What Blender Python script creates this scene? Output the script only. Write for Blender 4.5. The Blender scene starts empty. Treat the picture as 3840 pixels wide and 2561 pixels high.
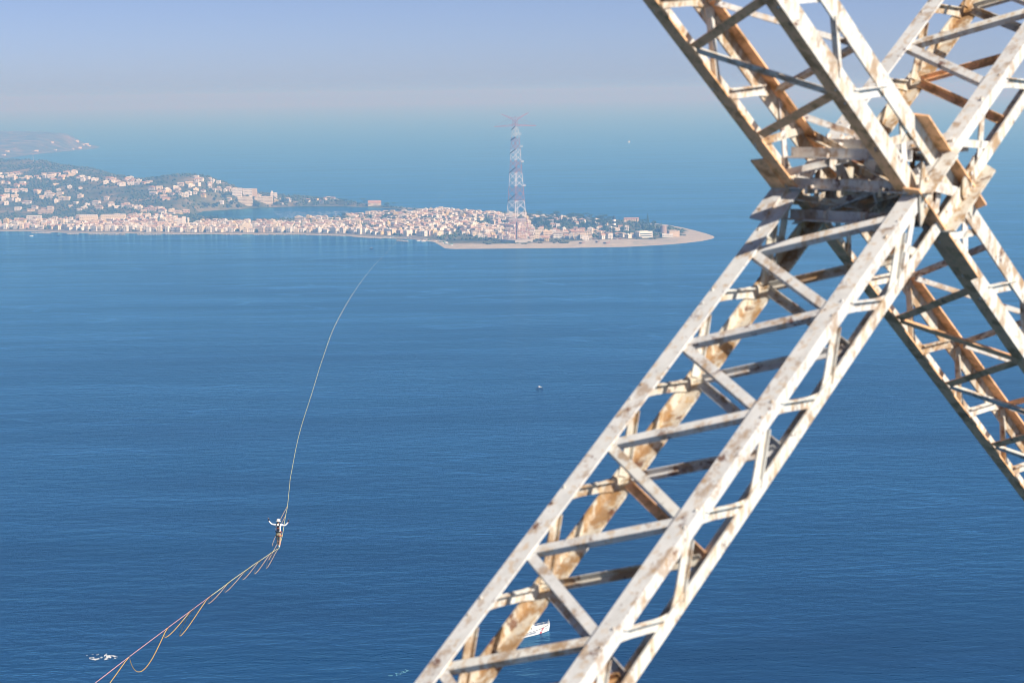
import bpy, bmesh, math, random
import numpy as np
from mathutils import Vector, Matrix

# ------------------------------------------------------------------ camera
SC = bpy.context.scene
COL = SC.collection
H_CAM = 275.0
F, CX, CY = 7467.0, 1920.0, 1280.5            # photo pixels (3840 x 2561)
PITCH = math.atan((CY - 345.0) / F)
ROLL = math.radians(-0.85)
CAM = np.array([0.0, 0.0, H_CAM])
_f = np.array([0, math.cos(PITCH), -math.sin(PITCH)])
_u = np.array([0, math.sin(PITCH), math.cos(PITCH)])
_r = np.array([1.0, 0, 0])
RT = math.cos(ROLL) * _r + math.sin(ROLL) * _u
UP = -math.sin(ROLL) * _r + math.cos(ROLL) * _u
cd = bpy.data.cameras.new('camera')
cam = bpy.data.objects.new('camera', cd)
COL.objects.link(cam)
cd.sensor_width = 36.0
cd.lens = 36.0 * F / 3840.0
cd.clip_start = 0.5
cd.clip_end = 120000.0
cam.matrix_world = Matrix(((RT[0], UP[0], -_f[0], CAM[0]), (RT[1], UP[1], -_f[1], CAM[1]),
                           (RT[2], UP[2], -_f[2], CAM[2]), (0, 0, 0, 1)))
cd.dof.use_dof = True
cd.dof.focus_distance = 133.0
cd.dof.aperture_fstop = 2.7
SC.camera = cam

# ------------------------------------------------------------------ light
SUN_AZ = math.radians(128.0)      # clockwise from +Y (the view direction)
SUN_EL = math.radians(40.0)
SUN_DIR = Vector((math.sin(SUN_AZ) * math.cos(SUN_EL), math.cos(SUN_AZ) * math.cos(SUN_EL), math.sin(SUN_EL)))
world = bpy.data.worlds.new('World')
SC.world = world
world.use_nodes = True
wn = world.node_tree.nodes
wl = world.node_tree.links
wn.clear()
sky = wn.new('ShaderNodeTexSky')
sky.sky_type = 'NISHITA'
sky.sun_disc = False
sky.sun_elevation = SUN_EL
sky.sun_rotation = SUN_AZ
sky.altitude = 275
sky.air_density = 0.35
sky.dust_density = 0.7
sky.ozone_density = 4.0
bg = wn.new('ShaderNodeBackground')
bg.inputs['Strength'].default_value = 0.095
wo = wn.new('ShaderNodeOutputWorld')
tint = wn.new('ShaderNodeMix')
tint.data_type = 'RGBA'
tint.blend_type = 'MULTIPLY'
tint.inputs[0].default_value = 1.0
tint.inputs[7].default_value = (1.08, 0.905, 0.885, 1)      # colour grade on the sky: a little less green
wl.new(sky.outputs[0], tint.inputs[6])
wl.new(tint.outputs[2], bg.inputs[0])
wl.new(bg.outputs[0], wo.inputs[0])
sd = bpy.data.lights.new('sun', 'SUN')
sd.energy = 5.0
sd.angle = math.radians(0.55)
sd.color = (1.0, 0.94, 0.84)
sun = bpy.data.objects.new('sun', sd)
sun.rotation_euler = SUN_DIR.to_track_quat('Z', 'Y').to_euler()
sun.location = (60, -60, 340)
COL.objects.link(sun)
SC.view_settings.view_transform = 'Standard'
SC.view_settings.look = 'None'
SC.view_settings.exposure = 0.55
SC.view_settings.gamma = 1.0
SC.view_settings.use_curve_mapping = False
SC.render.engine = 'CYCLES'
SC.cycles.max_bounces = 6
SC.cycles.volume_bounces = 0
SC.cycles.use_denoising = True
SC.cycles.sample_clamp_indirect = 6.0
SC.cycles.filter_width = 1.0

# ------------------------------------------------------------------ helpers
def ray(x, y):
    return _f + RT * ((x - CX) / F) - UP * ((y - CY) / F)

def at(x, y, z=0.0):
    """photo pixel -> the point where its ray meets the level z"""
    d = ray(x, y)
    return CAM + d * ((z - H_CAM) / d[2])

def at_depth(x, y, dist):
    return CAM + ray(x, y) * dist

def tag(o, label=None, cat=None, group=None, kind=None):
    if label: o['label'] = label
    if cat: o['category'] = cat
    if group: o['group'] = group
    if kind: o['kind'] = kind
    return o

def empty(name, loc=(0, 0, 0), rz=0.0):
    o = bpy.data.objects.new(name, None)
    o.location = loc
    o.rotation_euler = (0, 0, rz)
    o.empty_display_size = 0.5
    COL.objects.link(o)
    return o

class MB:
    """collects polygons of one mesh"""
    def __init__(self):
        self.v, self.f, self.m = [], [], []
    def poly(self, pts, faces, mi=0):
        b = len(self.v)
        self.v += [tuple(map(float, p)) for p in pts]
        self.f += [tuple(b + i for i in q) for q in faces]
        self.m += [mi] * len(faces)
        return self
    def hexa(self, p, mi=0):       # 8 corners: bottom 4 ccw, top 4 ccw
        return self.poly(p, [(3, 2, 1, 0), (4, 5, 6, 7), (0, 1, 5, 4), (1, 2, 6, 5), (2, 3, 7, 6), (3, 0, 4, 7)], mi)
    def box(self, c, s, rz=0.0, mi=0):
        ca, sa = math.cos(rz), math.sin(rz)
        P = []
        for dz in (-.5, .5):
            for dx, dy in ((-.5, -.5), (.5, -.5), (.5, .5), (-.5, .5)):
                x, y = dx * s[0], dy * s[1]
                P.append((c[0] + x * ca - y * sa, c[1] + x * sa + y * ca, c[2] + dz * s[2]))
        return self.hexa(P, mi)
    def beam(self, a, b, w, t, nrm=(0, 0, 1), mi=0):
        """rectangular bar from a to b: t thick along nrm, w wide across"""
        a, b, n = Vector(a), Vector(b), Vector(nrm)
        d = (b - a).normalized()
        s = d.cross(n)
        if s.length < 1e-6:
            s = d.cross(Vector((1, 0, .1)))
        s.normalize()
        n = s.cross(d).normalized()
        s *= w / 2; n *= t / 2
        return self.hexa([a - s - n, a + s - n, b + s - n, b - s - n, a - s + n, a + s + n, b + s + n, b - s + n], mi)
    def angle(self, a, b, d1, w1, d2, w2, t, mi=0):
        """L profile from a to b, heel on the line a-b, legs along d1 and d2"""
        a, b, d1, d2 = Vector(a), Vector(b), Vector(d1), Vector(d2)
        prof = [(0, 0), (w1, 0), (w1, t), (t, t), (t, w2), (0, w2)]
        P = [a + d1 * u + d2 * v for u, v in prof] + [b + d1 * u + d2 * v for u, v in prof]
        F_ = [(i, (i + 1) % 6, 6 + (i + 1) % 6, 6 + i) for i in range(6)]
        F_ += [(3, 2, 1, 0), (5, 4, 3, 0), (6, 7, 8, 9), (6, 9, 10, 11)]
        return self.poly(P, F_, mi)
    def tube(self, pts, r, n=6, mi=0, caps=True):
        pts = [Vector(p) for p in pts]
        rr = r if hasattr(r, '__len__') else [r] * len(pts)
        ring = []
        ref = Vector((0, 0, 1))
        for i, p in enumerate(pts):
            d = (pts[min(i + 1, len(pts) - 1)] - pts[max(i - 1, 0)])
            if d.length < 1e-9: d = Vector((0, 0, 1))
            d.normalize()
            s = d.cross(ref)
            if s.length < .05: s = d.cross(Vector((1, 0, 0)))
            s.normalize(); u = s.cross(d)
            ring.append([p + (s * math.cos(2 * math.pi * k / n) + u * math.sin(2 * math.pi * k / n)) * rr[i] for k in range(n)])
        P = [q for g in ring for q in g]
        F_ = []
        for i in range(len(pts) - 1):
            for k in range(n):
                F_.append((i * n + k, i * n + (k + 1) % n, (i + 1) * n + (k + 1) % n, (i + 1) * n + k))
        if caps:
            F_.append(tuple(range(n - 1, -1, -1)))
            F_.append(tuple((len(pts) - 1) * n + k for k in range(n)))
        return self.poly(P, F_, mi)
    def lathe(self, prof, c=(0, 0, 0), n=10, mi=0):
        P, F_ = [], []
        for r, z in prof:
            P += [(c[0] + r * math.cos(2 * math.pi * k / n), c[1] + r * math.sin(2 * math.pi * k / n), c[2] + z) for k in range(n)]
        for i in range(len(prof) - 1):
            for k in range(n):
                F_.append((i * n + k, i * n + (k + 1) % n, (i + 1) * n + (k + 1) % n, (i + 1) * n + k))
        F_.append(tuple(range(n - 1, -1, -1)))
        F_.append(tuple((len(prof) - 1) * n + k for k in range(n)))
        return self.poly(P, F_, mi)
    def plate(self, pts, nrm, t, mi=0):
        n = Vector(nrm).normalized() * (t / 2)
        P = [Vector(p) - n for p in pts] + [Vector(p) + n for p in pts]
        k = len(pts)
        F_ = [tuple(range(k - 1, -1, -1)), tuple(range(k, 2 * k))]
        F_ += [(i, (i + 1) % k, k + (i + 1) % k, k + i) for i in range(k)]
        return self.poly(P, F_, mi)
    def mesh(self, name, mats=()):
        me = bpy.data.meshes.new(name)
        me.from_pydata(self.v, [], self.f)
        for m_ in (mats if isinstance(mats, (list, tuple)) else [mats]):
            me.materials.append(m_)
        if any(self.m):
            me.polygons.foreach_set('material_index', self.m)
        me.update()
        return me
    def build(self, name, mats=(), parent=None, smooth=False, fix=True):
        me = self.mesh(name, mats)
        if fix and len(self.f) < 20000:
            bm = bmesh.new(); bm.from_mesh(me)
            bmesh.ops.recalc_face_normals(bm, faces=bm.faces)
            bm.to_mesh(me); bm.free()
        if smooth:
            me.polygons.foreach_set('use_smooth', [True] * len(me.polygons))
        return place(name, me, parent)

def place(name, me, parent=None):
    o = bpy.data.objects.new(name, me)
    COL.objects.link(o)
    if parent is not None: o.parent = parent
    return o

def kids(root):
    return KID.get(root.name, [])
KID = {}

def copy_tree(o, parent=None):
    c = o.copy()
    COL.objects.link(c)
    if parent is not None: c.parent = parent
    for ch in list(o.children):
        copy_tree(ch, c)
    return c

# ------------------------------------------------------------------ materials
def new_mat(name):
    m = bpy.data.materials.new(name)
    m.use_nodes = True
    nt = m.node_tree
    b = nt.nodes['Principled BSDF']
    return m, nt, b

def N(nt, t, **kw):
    n = nt.nodes.new(t)
    for k, v in kw.items():
        if k in n.inputs: n.inputs[k].default_value = v
        else: setattr(n, k, v)
    return n

def plain(name, col, rough=.7, var=.12, scale=.6, metal=0.0, spec=.3):
    """one colour with weathering noise"""
    m, nt, b = new_mat(name)
    tc = N(nt, 'ShaderNodeTexCoord')
    no = N(nt, 'ShaderNodeTexNoise', Scale=scale, Detail=4.0, Roughness=.6)
    nt.links.new(tc.outputs['Object'], no.inputs['Vector'])
    mx = N(nt, 'ShaderNodeMix', data_type='RGBA')
    lo = tuple(c * (1 - var * 1.6) for c in col); hi = tuple(min(1, c * (1 + var)) for c in col)
    mx.inputs[6].default_value = (*lo, 1); mx.inputs[7].default_value = (*hi, 1)
    nt.links.new(no.outputs['Fac'], mx.inputs[0])
    nt.links.new(mx.outputs[2], b.inputs['Base Color'])
    b.inputs['Roughness'].default_value = rough
    b.inputs['Metallic'].default_value = metal
    b.inputs['Specular IOR Level'].default_value = spec
    return m

# ------------------------------------------------------------------ sea
def sea_mat():
    m, nt, b = new_mat('sea_water')
    L = nt.links.new
    tc = N(nt, 'ShaderNodeTexCoord')
    def wave(sx, sy, rot, detail, rough=.55):
        mp = N(nt, 'ShaderNodeMapping')
        mp.inputs['Rotation'].default_value = (0, 0, rot)
        mp.inputs['Scale'].default_value = (sx, sy, 1)
        L(tc.outputs['Object'], mp.inputs['Vector'])
        n = N(nt, 'ShaderNodeTexNoise', Scale=1.0, Detail=detail, Roughness=rough)
        n.noise_dimensions = '2D'
        L(mp.outputs[0], n.inputs['Vector'])
        return n.outputs['Fac']
    def math_(op, a, b_, c=None):
        n = N(nt, 'ShaderNodeMath', operation=op)
        for i, v in enumerate((a, b_, c)):
            if v is None: continue
            if isinstance(v, (int, float)): n.inputs[i].default_value = v
            else: L(v, n.inputs[i])
        return n.outputs[0]
    swell = wave(1 / 24, 1 / 10.0, math.radians(-27), 3.0, .55)
    chop = wave(1 / 6, 1 / 3.6, math.radians(-12), 3.0, .6)
    fine = wave(1 / 2.2, 1 / 1.5, math.radians(-24), 2.0)
    slick = wave(1 / 900, 1 / 260, math.radians(8), 4.0, .6)
    gust = wave(1 / 240, 1 / 90, math.radians(20), 3.0)
    h = math_('MULTIPLY_ADD', swell, 1.35, math_('MULTIPLY_ADD', chop, 0.36, math_('MULTIPLY', fine, .10)))
    mr = N(nt, 'ShaderNodeMapRange')
    L(math_('MULTIPLY_ADD', slick, .65, math_('MULTIPLY', gust, .35)), mr.inputs[0])
    mr.inputs[1].default_value = .36; mr.inputs[2].default_value = .64
    mr.inputs[3].default_value = .45; mr.inputs[4].default_value = 1.0
    bp = N(nt, 'ShaderNodeBump')
    bp.inputs['Distance'].default_value = 1.0
    L(h, bp.inputs['Height']); L(mr.outputs[0], bp.inputs['Strength'])
    cr = N(nt, 'ShaderNodeMix', data_type='RGBA')
    cr.inputs[6].default_value = (.0001, .010, .045, 1)
    cr.inputs[7].default_value = (.0001, .025, .088, 1)
    sk = N(nt, 'ShaderNodeMapRange'); L(math_('MULTIPLY_ADD', slick, .6, math_('MULTIPLY', gust, .4)), sk.inputs[0]); sk.inputs[1].default_value = .35; sk.inputs[2].default_value = .65
    L(sk.outputs[0], cr.inputs[0])
    nt.nodes.remove(b)
    df = N(nt, 'ShaderNodeBsdfDiffuse')
    gl = N(nt, 'ShaderNodeBsdfGlossy')
    gl.inputs['Color'].default_value = (.26, .66, 1.0, 1)
    gl.inputs['Roughness'].default_value = .16
    fr = N(nt, 'ShaderNodeFresnel'); fr.inputs['IOR'].default_value = 1.33
    ms = N(nt, 'ShaderNodeMixShader')
    L(cr.outputs[2], df.inputs['Color'])
    for q in (df, gl, fr): L(bp.outputs[0], q.inputs['Normal'])
    f2 = N(nt, 'ShaderNodeFresnel'); f2.inputs['IOR'].default_value = 1.24
    fm = math_('MULTIPLY_ADD', fr.outputs[0], .55, math_('MULTIPLY', f2.outputs[0], .45))
    # wind patches, smooth slicks and thin current lines change how much sky the water mirrors
    band = wave(1 / 520, 1 / 60, math.radians(10), 5.0, .62)
    line = wave(1 / 700, 1 / 240, math.radians(-12), 3.0, .5)
    lin = math_('ABSOLUTE', math_('SUBTRACT', line, .5), 0)
    l2 = N(nt, 'ShaderNodeMapRange'); L(lin, l2.inputs[0]); l2.inputs[1].default_value = 0; l2.inputs[2].default_value = .010; l2.inputs[3].default_value = .5; l2.inputs[4].default_value = 0
    b2 = N(nt, 'ShaderNodeMapRange'); L(math_('MULTIPLY_ADD', band, .6, math_('MULTIPLY', slick, .4)), b2.inputs[0]); b2.inputs[1].default_value = .36; b2.inputs[2].default_value = .64; b2.inputs[3].default_value = .72; b2.inputs[4].default_value = 1.45
    L(math_('MULTIPLY', fm, math_('ADD', b2.outputs[0], l2.outputs[0])), ms.inputs[0]); L(df.outputs[0], ms.inputs[1]); L(gl.outputs[0], ms.inputs[2])
    L(ms.outputs[0], nt.nodes['Material Output'].inputs['Surface'])
    return m
SEA_M = sea_mat()
R_SEA = 46000.0
mb = MB()
K = 96
mb.poly([(R_SEA * math.cos(2 * math.pi * k / K), R_SEA * math.sin(2 * math.pi * k / K), 0) for k in range(K)], [tuple(range(K))])
sea = mb.build('sea', SEA_M, fix=False)
tag(sea, 'deep blue strait water with fine wind ripples reaching the hazy horizon', 'sea', kind='structure')

# ------------------------------------------------------------------ haze
def haze_mat():
    m = bpy.data.materials.new('sea_haze')
    m.use_nodes = True
    nt = m.node_tree
    nt.nodes.clear()
    out = N(nt, 'ShaderNodeOutputMaterial')
    v = N(nt, 'ShaderNodeVolumePrincipled')
    v.inputs['Color'].default_value = (.19, .49, 1.0, 1)
    v.inputs['Absorption Color'].default_value = (.8, .62, 1, 1)
    v.inputs['Density'].default_value = 2.3e-4
    v.inputs['Anisotropy'].default_value = 0.0
    nt.links.new(v.outputs[0], out.inputs['Volume'])
    return m
hz = MB().box((0, 0, (318 - 9) / 2), (94000, 94000, 327)).build('haze', haze_mat())
tag(hz, 'pale blue summer haze lying over the whole strait', 'haze', kind='stuff')
# ------------------------------------------------------------------ land
def sdf(poly, X, Y):
    """signed distance to polygon, positive inside (numpy grids)"""
    d = np.full(X.shape, 1e18); ins = np.zeros(X.shape, bool)
    n = len(poly)
    for i in range(n):
        x0, y0 = poly[i]; x1, y1 = poly[(i + 1) % n]
        ex, ey = x1 - x0, y1 - y0
        wx, wy = X - x0, Y - y0
        t = np.clip((wx * ex + wy * ey) / (ex * ex + ey * ey + 1e-9), 0, 1)
        d = np.minimum(d, (wx - ex * t) ** 2 + (wy - ey * t) ** 2)
        c = ((y0 > Y) != (y1 > Y)) & (X < (x1 - x0) * (Y - y0) / (y1 - y0 + 1e-12) + x0)
        ins ^= c
    d = np.sqrt(d)
    return np.where(ins, d, -d)

def smooth_noise(X, Y, s, seed=0):
    """cheap value noise"""
    x, y = X / s + seed * 17.3, Y / s + seed * 9.1
    xi, yi = np.floor(x), np.floor(y)
    fx, fy = x - xi, y - yi
    fx = fx * fx * (3 - 2 * fx); fy = fy * fy * (3 - 2 * fy)
    def hsh(a, b):
        v = np.sin(a * 127.1 + b * 311.7 + seed * 74.7) * 43758.5453
        return v - np.floor(v)
    return (hsh(xi, yi) * (1 - fx) * (1 - fy) + hsh(xi + 1, yi) * fx * (1 - fy)
            + hsh(xi, yi + 1) * (1 - fx) * fy + hsh(xi + 1, yi + 1) * fx * fy)

SHORE_PX = [(-420, 872), (-150, 868), (0, 868), (120, 868), (250, 874), (500, 876), (750, 878), (1000, 879), (1130, 880),
            (1300, 885), (1430, 893), (1560, 899), (1628, 908), (1653, 922), (1668, 932), (1700, 934), (1800, 933.5),
            (1950, 932), (2150, 930), (2347, 926.5), (2470, 920), (2560, 913), (2630, 905), (2668, 897), (2681, 891),
            (2672, 884), (2640, 874), (2600, 863), (2550, 852), (2500, 843), (2400, 833), (2300, 824), (2200, 817),
            (2000, 802), (1850, 795), (1700, 789), (1550, 781), (1400, 769), (1280, 761), (1150, 754), (1050, 750),
            (960, 745), (880, 722), (700, 705), (500, 690), (300, 672), (0, 645), (-420, 630)]
LAKE_PX = [(755, 793), (870, 786), (960, 781), (1040, 777), (1150, 774), (1270, 774), (1330, 776), (1400, 779), (1500, 784),
           (1585, 790), (1602, 797), (1550, 804), (1400, 809), (1250, 816), (1100, 823), (950, 827), (800, 822), (730, 806)]
SHORE = [tuple(at(x, y)[:2]) for x, y in SHORE_PX]
LAKE = [tuple(at(x, y)[:2]) for x, y in LAKE_PX]

# hill crests: (photo x, crest y, distance) -> world crest points
def crest(pts):
    out = []
    for x, y, d in pts:
        p = at_depth(x, y, d)
        out.append((p[0], p[1], p[2]))
    return np.array(sorted(out))
CR1 = crest([(-420, 606, 5900), (-100, 606, 5900), (25, 612, 5900), (149, 610, 5900), (204, 622, 5800), (298, 641, 5700),
             (383, 664, 5600), (480, 690, 5500), (600, 712, 5450)])
CR2 = crest([(-420, 650, 5250), (0, 664, 5250), (150, 664, 5250), (300, 667, 5200), (420, 668, 5150), (520, 668, 5100),
             (620, 666, 5080), (700, 666, 5060), (770, 676, 5040), (830, 696, 5020), (890, 722, 5000), (950, 744, 5000),
             (1010, 757, 5000), (1100, 764, 5000)])
def hill(X, Y, C, front, back, pf=1.0):
    yc = np.interp(X, C[:, 0], C[:, 1]); zc = np.interp(X, C[:, 0], C[:, 2])
    t = (Y - yc)
    k = np.where(t < 0, np.clip(1 + t / front, 0, 1), np.clip(1 - t / back, 0, 1))
    k = k * k * (3 - 2 * k)
    return np.maximum(zc, 0) * k ** pf

def height(X, Y):
    X = np.asarray(X, float); Y = np.asarray(Y, float)
    s = sdf(SHORE, X, Y); l = -sdf(LAKE, X, Y)
    base = np.clip(np.minimum(s, l * 1.4) * .05, -3, 3.2)
    inl = np.clip(s / 60, 0, 1) * np.clip(l / 40, 0, 1)
    h1 = hill(X, Y, CR1, 780, 700); h2 = hill(X, Y, CR2, 560, 500)
    bump = (smooth_noise(X, Y, 130, 1) - .5) * 12 + (smooth_noise(X, Y, 50, 2) - .5) * 4
    hh = np.maximum(h1, h2)
    dune = 9 * np.exp(-(((X - DUNE[0]) / 75) ** 2 + ((Y - DUNE[1]) / 30) ** 2))
    return base + (hh + bump * np.clip(hh / 35, 0, 1) + dune) * inl
DUNE = at(1500, 766, 0)[:2]

def ground(x, y):
    return float(height(np.array([x]), np.array([y]))[0])

def at_land(x, y):
    """photo pixel -> first hit of its ray with the land"""
    d = ray(x, y)
    ts = np.linspace(3400, 7600, 2101)
    P = CAM[None] + d[None] * ts[:, None]
    h = np.maximum(height(P[:, 0], P[:, 1]), 0)
    k = np.argmax(P[:, 2] <= h)
    return P[k, 0], P[k, 1], h[k]

def land_mat(far=False):
    m, nt, b = new_mat('dry_coast_ground' if not far else 'far_hill_ground')
    L = nt.links.new
    tc = N(nt, 'ShaderNodeTexCoord')
    n1 = N(nt, 'ShaderNodeTexNoise', Scale=.012, Detail=6.0, Roughness=.65)
    n2 = N(nt, 'ShaderNodeTexNoise', Scale=.09, Detail=4.0, Roughness=.7)
    L(tc.outputs['Object'], n1.inputs['Vector']); L(tc.outputs['Object'], n2.inputs['Vector'])
    r1 = N(nt, 'ShaderNodeValToRGB')
    r1.color_ramp.elements[0].position = .38; r1.color_ramp.elements[0].color = (.055, .075, .03, 1)
    r1.color_ramp.elements[1].position = .66; r1.color_ramp.elements[1].color = (.26, .21, .13, 1)
    e = r1.color_ramp.elements.new(.52); e.color = (.12, .12, .06, 1)
    L(n1.outputs['Fac'], r1.inputs[0])
    mx = N(nt, 'ShaderNodeMix', data_type='RGBA'); mx.blend_type = 'OVERLAY'
    mx.inputs[0].default_value = .6
    L(r1.outputs[0], mx.inputs[6]); L(n2.outputs['Fac'], mx.inputs[7])
    if far:
        L(mx.outputs[2], b.inputs['Base Color'])
    else:
        at_ = N(nt, 'ShaderNodeAttribute', attribute_name='sand')
        sa = N(nt, 'ShaderNodeMix', data_type='RGBA')
        n3 = N(nt, 'ShaderNodeTexNoise', Scale=.05, Detail=5.0, Roughness=.7)
        L(tc.outputs['Object'], n3.inputs['Vector'])
        sr = N(nt, 'ShaderNodeValToRGB')
        sr.color_ramp.elements[0].position = .3; sr.color_ramp.elements[0].color = (.33, .30, .25, 1)
        sr.color_ramp.elements[1].position = .7; sr.color_ramp.elements[1].color = (.48, .44, .37, 1)
        L(n3.outputs['Fac'], sr.inputs[0])
        L(at_.outputs['Fac'], sa.inputs[0]); L(mx.outputs[2], sa.inputs[6]); L(sr.outputs[0], sa.inputs[7])
        pv = N(nt, 'ShaderNodeAttribute', attribute_name='paved')
        pm = N(nt, 'ShaderNodeMix', data_type='RGBA')
        L(pv.outputs['Fac'], pm.inputs[0]); L(sa.outputs[2], pm.inputs[6])
        pm.inputs[7].default_value = (.21, .195, .175, 1)
        L(pm.outputs[2], b.inputs['Base Color'])
    b.inputs['Roughness'].default_value = .95
    b.inputs['Specular IOR Level'].default_value = .1
    return m

def grid_land(name, x0, x1, y0, y1, st, hf, mat, zmin=-1.6):
    xs = np.arange(x0, x1 + st, st); ys = np.arange(y0, y1 + st, st)
    X, Y = np.meshgrid(xs, ys)
    Z = hf(X, Y)
    nx, ny = len(xs), len(ys)
    idx = np.arange(nx * ny).reshape(ny, nx)
    q = np.stack([idx[:-1, :-1], idx[:-1, 1:], idx[1:, 1:], idx[1:, :-1]], -1).reshape(-1, 4)
    zq = Z.ravel()[q].max(1)
    q = q[zq > zmin]
    used = np.unique(q); rem = -np.ones(nx * ny, int); rem[used] = np.arange(len(used))
    V = np.stack([X.ravel(), Y.ravel(), Z.ravel()], 1)[used]
    me = bpy.data.meshes.new(name)
    me.from_pydata(V.tolist(), [], rem[q].tolist())
    me.polygons.foreach_set('use_smooth', [True] * len(me.polygons))
    me.materials.append(mat)
    return place(name, me), V

land, LV = grid_land('coastal_land', -2300, 480, 3440, 7300, 10, height, land_mat())
tag(land, 'low sandy spit widening into scrub covered hills across the strait', 'land', kind='structure')
s_ = sdf(SHORE, LV[:, 0], LV[:, 1])
ang = np.arctan2(LV[:, 0], LV[:, 1]) * F            # rough photo x offset
px_ = CX + LV[:, 0] / LV[:, 1] * F
FSX = np.array([p[0] for p in SHORE[:25]]); FSY = np.array([p[1] for p in SHORE[:25]])
def front_dist(x, y): return np.where(x > FSX[-1], 0.0, y - np.interp(x, FSX, FSY))
wid = np.interp(px_, [0, 400, 1000, 1500, 1620, 1680, 1800, 1900, 2100, 2220, 2350, 2450, 2560, 2610], [20, 20, 14, 18, 36, 120, 86, 78, 98, 150, 150, 110, 130, 500])
fd = front_dist(LV[:, 0], LV[:, 1])
sand = np.maximum(np.clip((wid - np.where(px_ > 1600, fd, s_)) / 14, 0, 1), np.clip((20 - s_) / 10, 0, 1)) * (LV[:, 2] < 6)
at_s = land.data.attributes.new('sand', 'FLOAT', 'POINT'); at_s.data.foreach_set('value', sand.astype(np.float32))
pav = np.clip((300 - s_) / 60, 0, 1) * np.clip((1640 - px_) / 60, 0, 1) * np.clip((4500 - LV[:, 1]) / 60, 0, 1) * .8 * (sand < .5)
at_p = land.data.attributes.new('paved', 'FLOAT', 'POINT'); at_p.data.foreach_set('value', pav.astype(np.float32))

# far headland, about ten kilometres off
FAR = [tuple(at(x, y)[:2]) for x, y in [(-420, 632), (-150, 610), (0, 598), (128, 579), (204, 572), (300, 564), (361, 558), (377, 552),
                                         (345, 547), (260, 543), (120, 538), (-100, 534), (-420, 530)]]
CRF = crest([(-420, 486, 12200), (0, 496, 12000), (100, 494, 11800), (200, 501, 11600), (272, 509, 11500), (320, 528, 11400), (370, 556, 11300)])
def far_h(X, Y):
    s = sdf(FAR, X, Y)
    h = hill(X, Y, CRF, 2600, 1200)
    b_ = (smooth_noise(X, Y, 420, 5) - .5) * 46 + (smooth_noise(X, Y, 150, 6) - .5) * 18
    return np.clip(s * .03, -3, 4) + (h + b_ * np.clip(h / 50, 0, 1)) * np.clip(s / 160, 0, 1)
fland, _ = grid_land('far_headland', -4600, -2100, 8300, 14200, 40, far_h, land_mat(True))
tag(fland, 'faint hazy headland fading into the far sea', 'headland', kind='structure')
def far_ground(x, y): return float(far_h(np.array([x]), np.array([y]))[0])
# ------------------------------------------------------------------ near lattice pylon
def paint_mat(name, ochre, rust, white=(.68, .66, .62)):
    m, nt, b = new_mat(name)
    L = nt.links.new
    tc = N(nt, 'ShaderNodeTexCoord')
    def noise(sc, det, rough=.6, stretch=(1, 1, 1), off=0.0):
        mp = N(nt, 'ShaderNodeMapping'); mp.inputs['Scale'].default_value = stretch
        mp.inputs['Location'].default_value = (off, off * .7, off * 1.3)
        L(tc.outputs['Object'], mp.inputs['Vector'])
        n = N(nt, 'ShaderNodeTexNoise', Scale=sc, Detail=det, Roughness=rough)
        L(mp.outputs[0], n.inputs['Vector'])
        return n.outputs['Fac']
    def ramp(v, a, b_):
        r = N(nt, 'ShaderNodeMapRange'); r.interpolation_type = 'SMOOTHSTEP'
        L(v, r.inputs[0]); r.inputs[1].default_value = a; r.inputs[2].default_value = b_
        return r.outputs[0]
    def mix(f, a, c):
        x = N(nt, 'ShaderNodeMix', data_type='RGBA')
        if isinstance(f, float): x.inputs[0].default_value = f
        else: L(f, x.inputs[0])
        for i, v in ((6, a), (7, c)):
            if isinstance(v, tuple): x.inputs[i].default_value = (*v, 1)
            else: L(v, x.inputs[i])
        return x.outputs[2]
    def mul(a, c):
        n = N(nt, 'ShaderNodeMath', operation='MULTIPLY')
        for i, v in ((0, a), (1, c)):
            if isinstance(v, float): n.inputs[i].default_value = v
            else: L(v, n.inputs[i])
        return n.outputs[0]
    chalk = mix(ramp(noise(5.5, 6, .7), .35, .7), white, tuple(c * .84 for c in white))
    streak = ramp(noise(15.0, 5, .65, (1, 1, .25), 3.0), .54 - ochre * .06, .66 - ochre * .05)
    patch = ramp(noise(4.6, 8, .72, (1, 1, .7), 8.0), .565 - ochre * .13, .65 - ochre * .10)
    c1 = mix(mul(streak, .40 + .35 * ochre), chalk, (.50, .31, .13))
    c2 = mix(mul(patch, .45 + .5 * ochre), c1, mix(noise(17, 4), (.40, .20, .05), (.20, .115, .06)))
    dark = ramp(noise(5.2, 8, .75, (1, 1, 1), 15.0), .63 - rust * .09, .67 - rust * .08)
    c3 = mix(mul(dark, .9), c2, mix(noise(26, 4), (.085, .038, .028), (.20, .085, .05)))
    spots = ramp(noise(19, 3, .6, (1, 1, 1), 21.0), .66, .72)
    c4 = mix(mul(spots, .7), c3, (.16, .09, .06))
    L(c4, b.inputs['Base Color'])
    b.inputs['Roughness'].default_value = .62
    b.inputs['Specular IOR Level'].default_value = .35
    bp = N(nt, 'ShaderNodeBump'); bp.inputs['Strength'].default_value = .35; bp.inputs['Distance'].default_value = .01
    L(dark, bp.inputs['Height'])
    L(bp.outputs[0], b.inputs['Normal'])
    return m
PW = paint_mat('flaking_white_paint', .32, .34)
PO = paint_mat('ochre_stained_paint', .62, .60, (.62, .57, .48))
PD = paint_mat('rust_worn_paint', .45, .85, (.62, .60, .57))
PB = paint_mat('warm_shade_paint', .5, .1, (.95, .54, .28))  # warm brown underside shade put into the base colour, beneath the rust stains
PT = paint_mat('rust_trough_paint', .85, .75, (.62, .56, .46))
PC = paint_mat('sunlit_cream_paint', .50, .18, (.70, .67, .60))  # cream of the sunlit faces put into the paint colour

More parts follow.
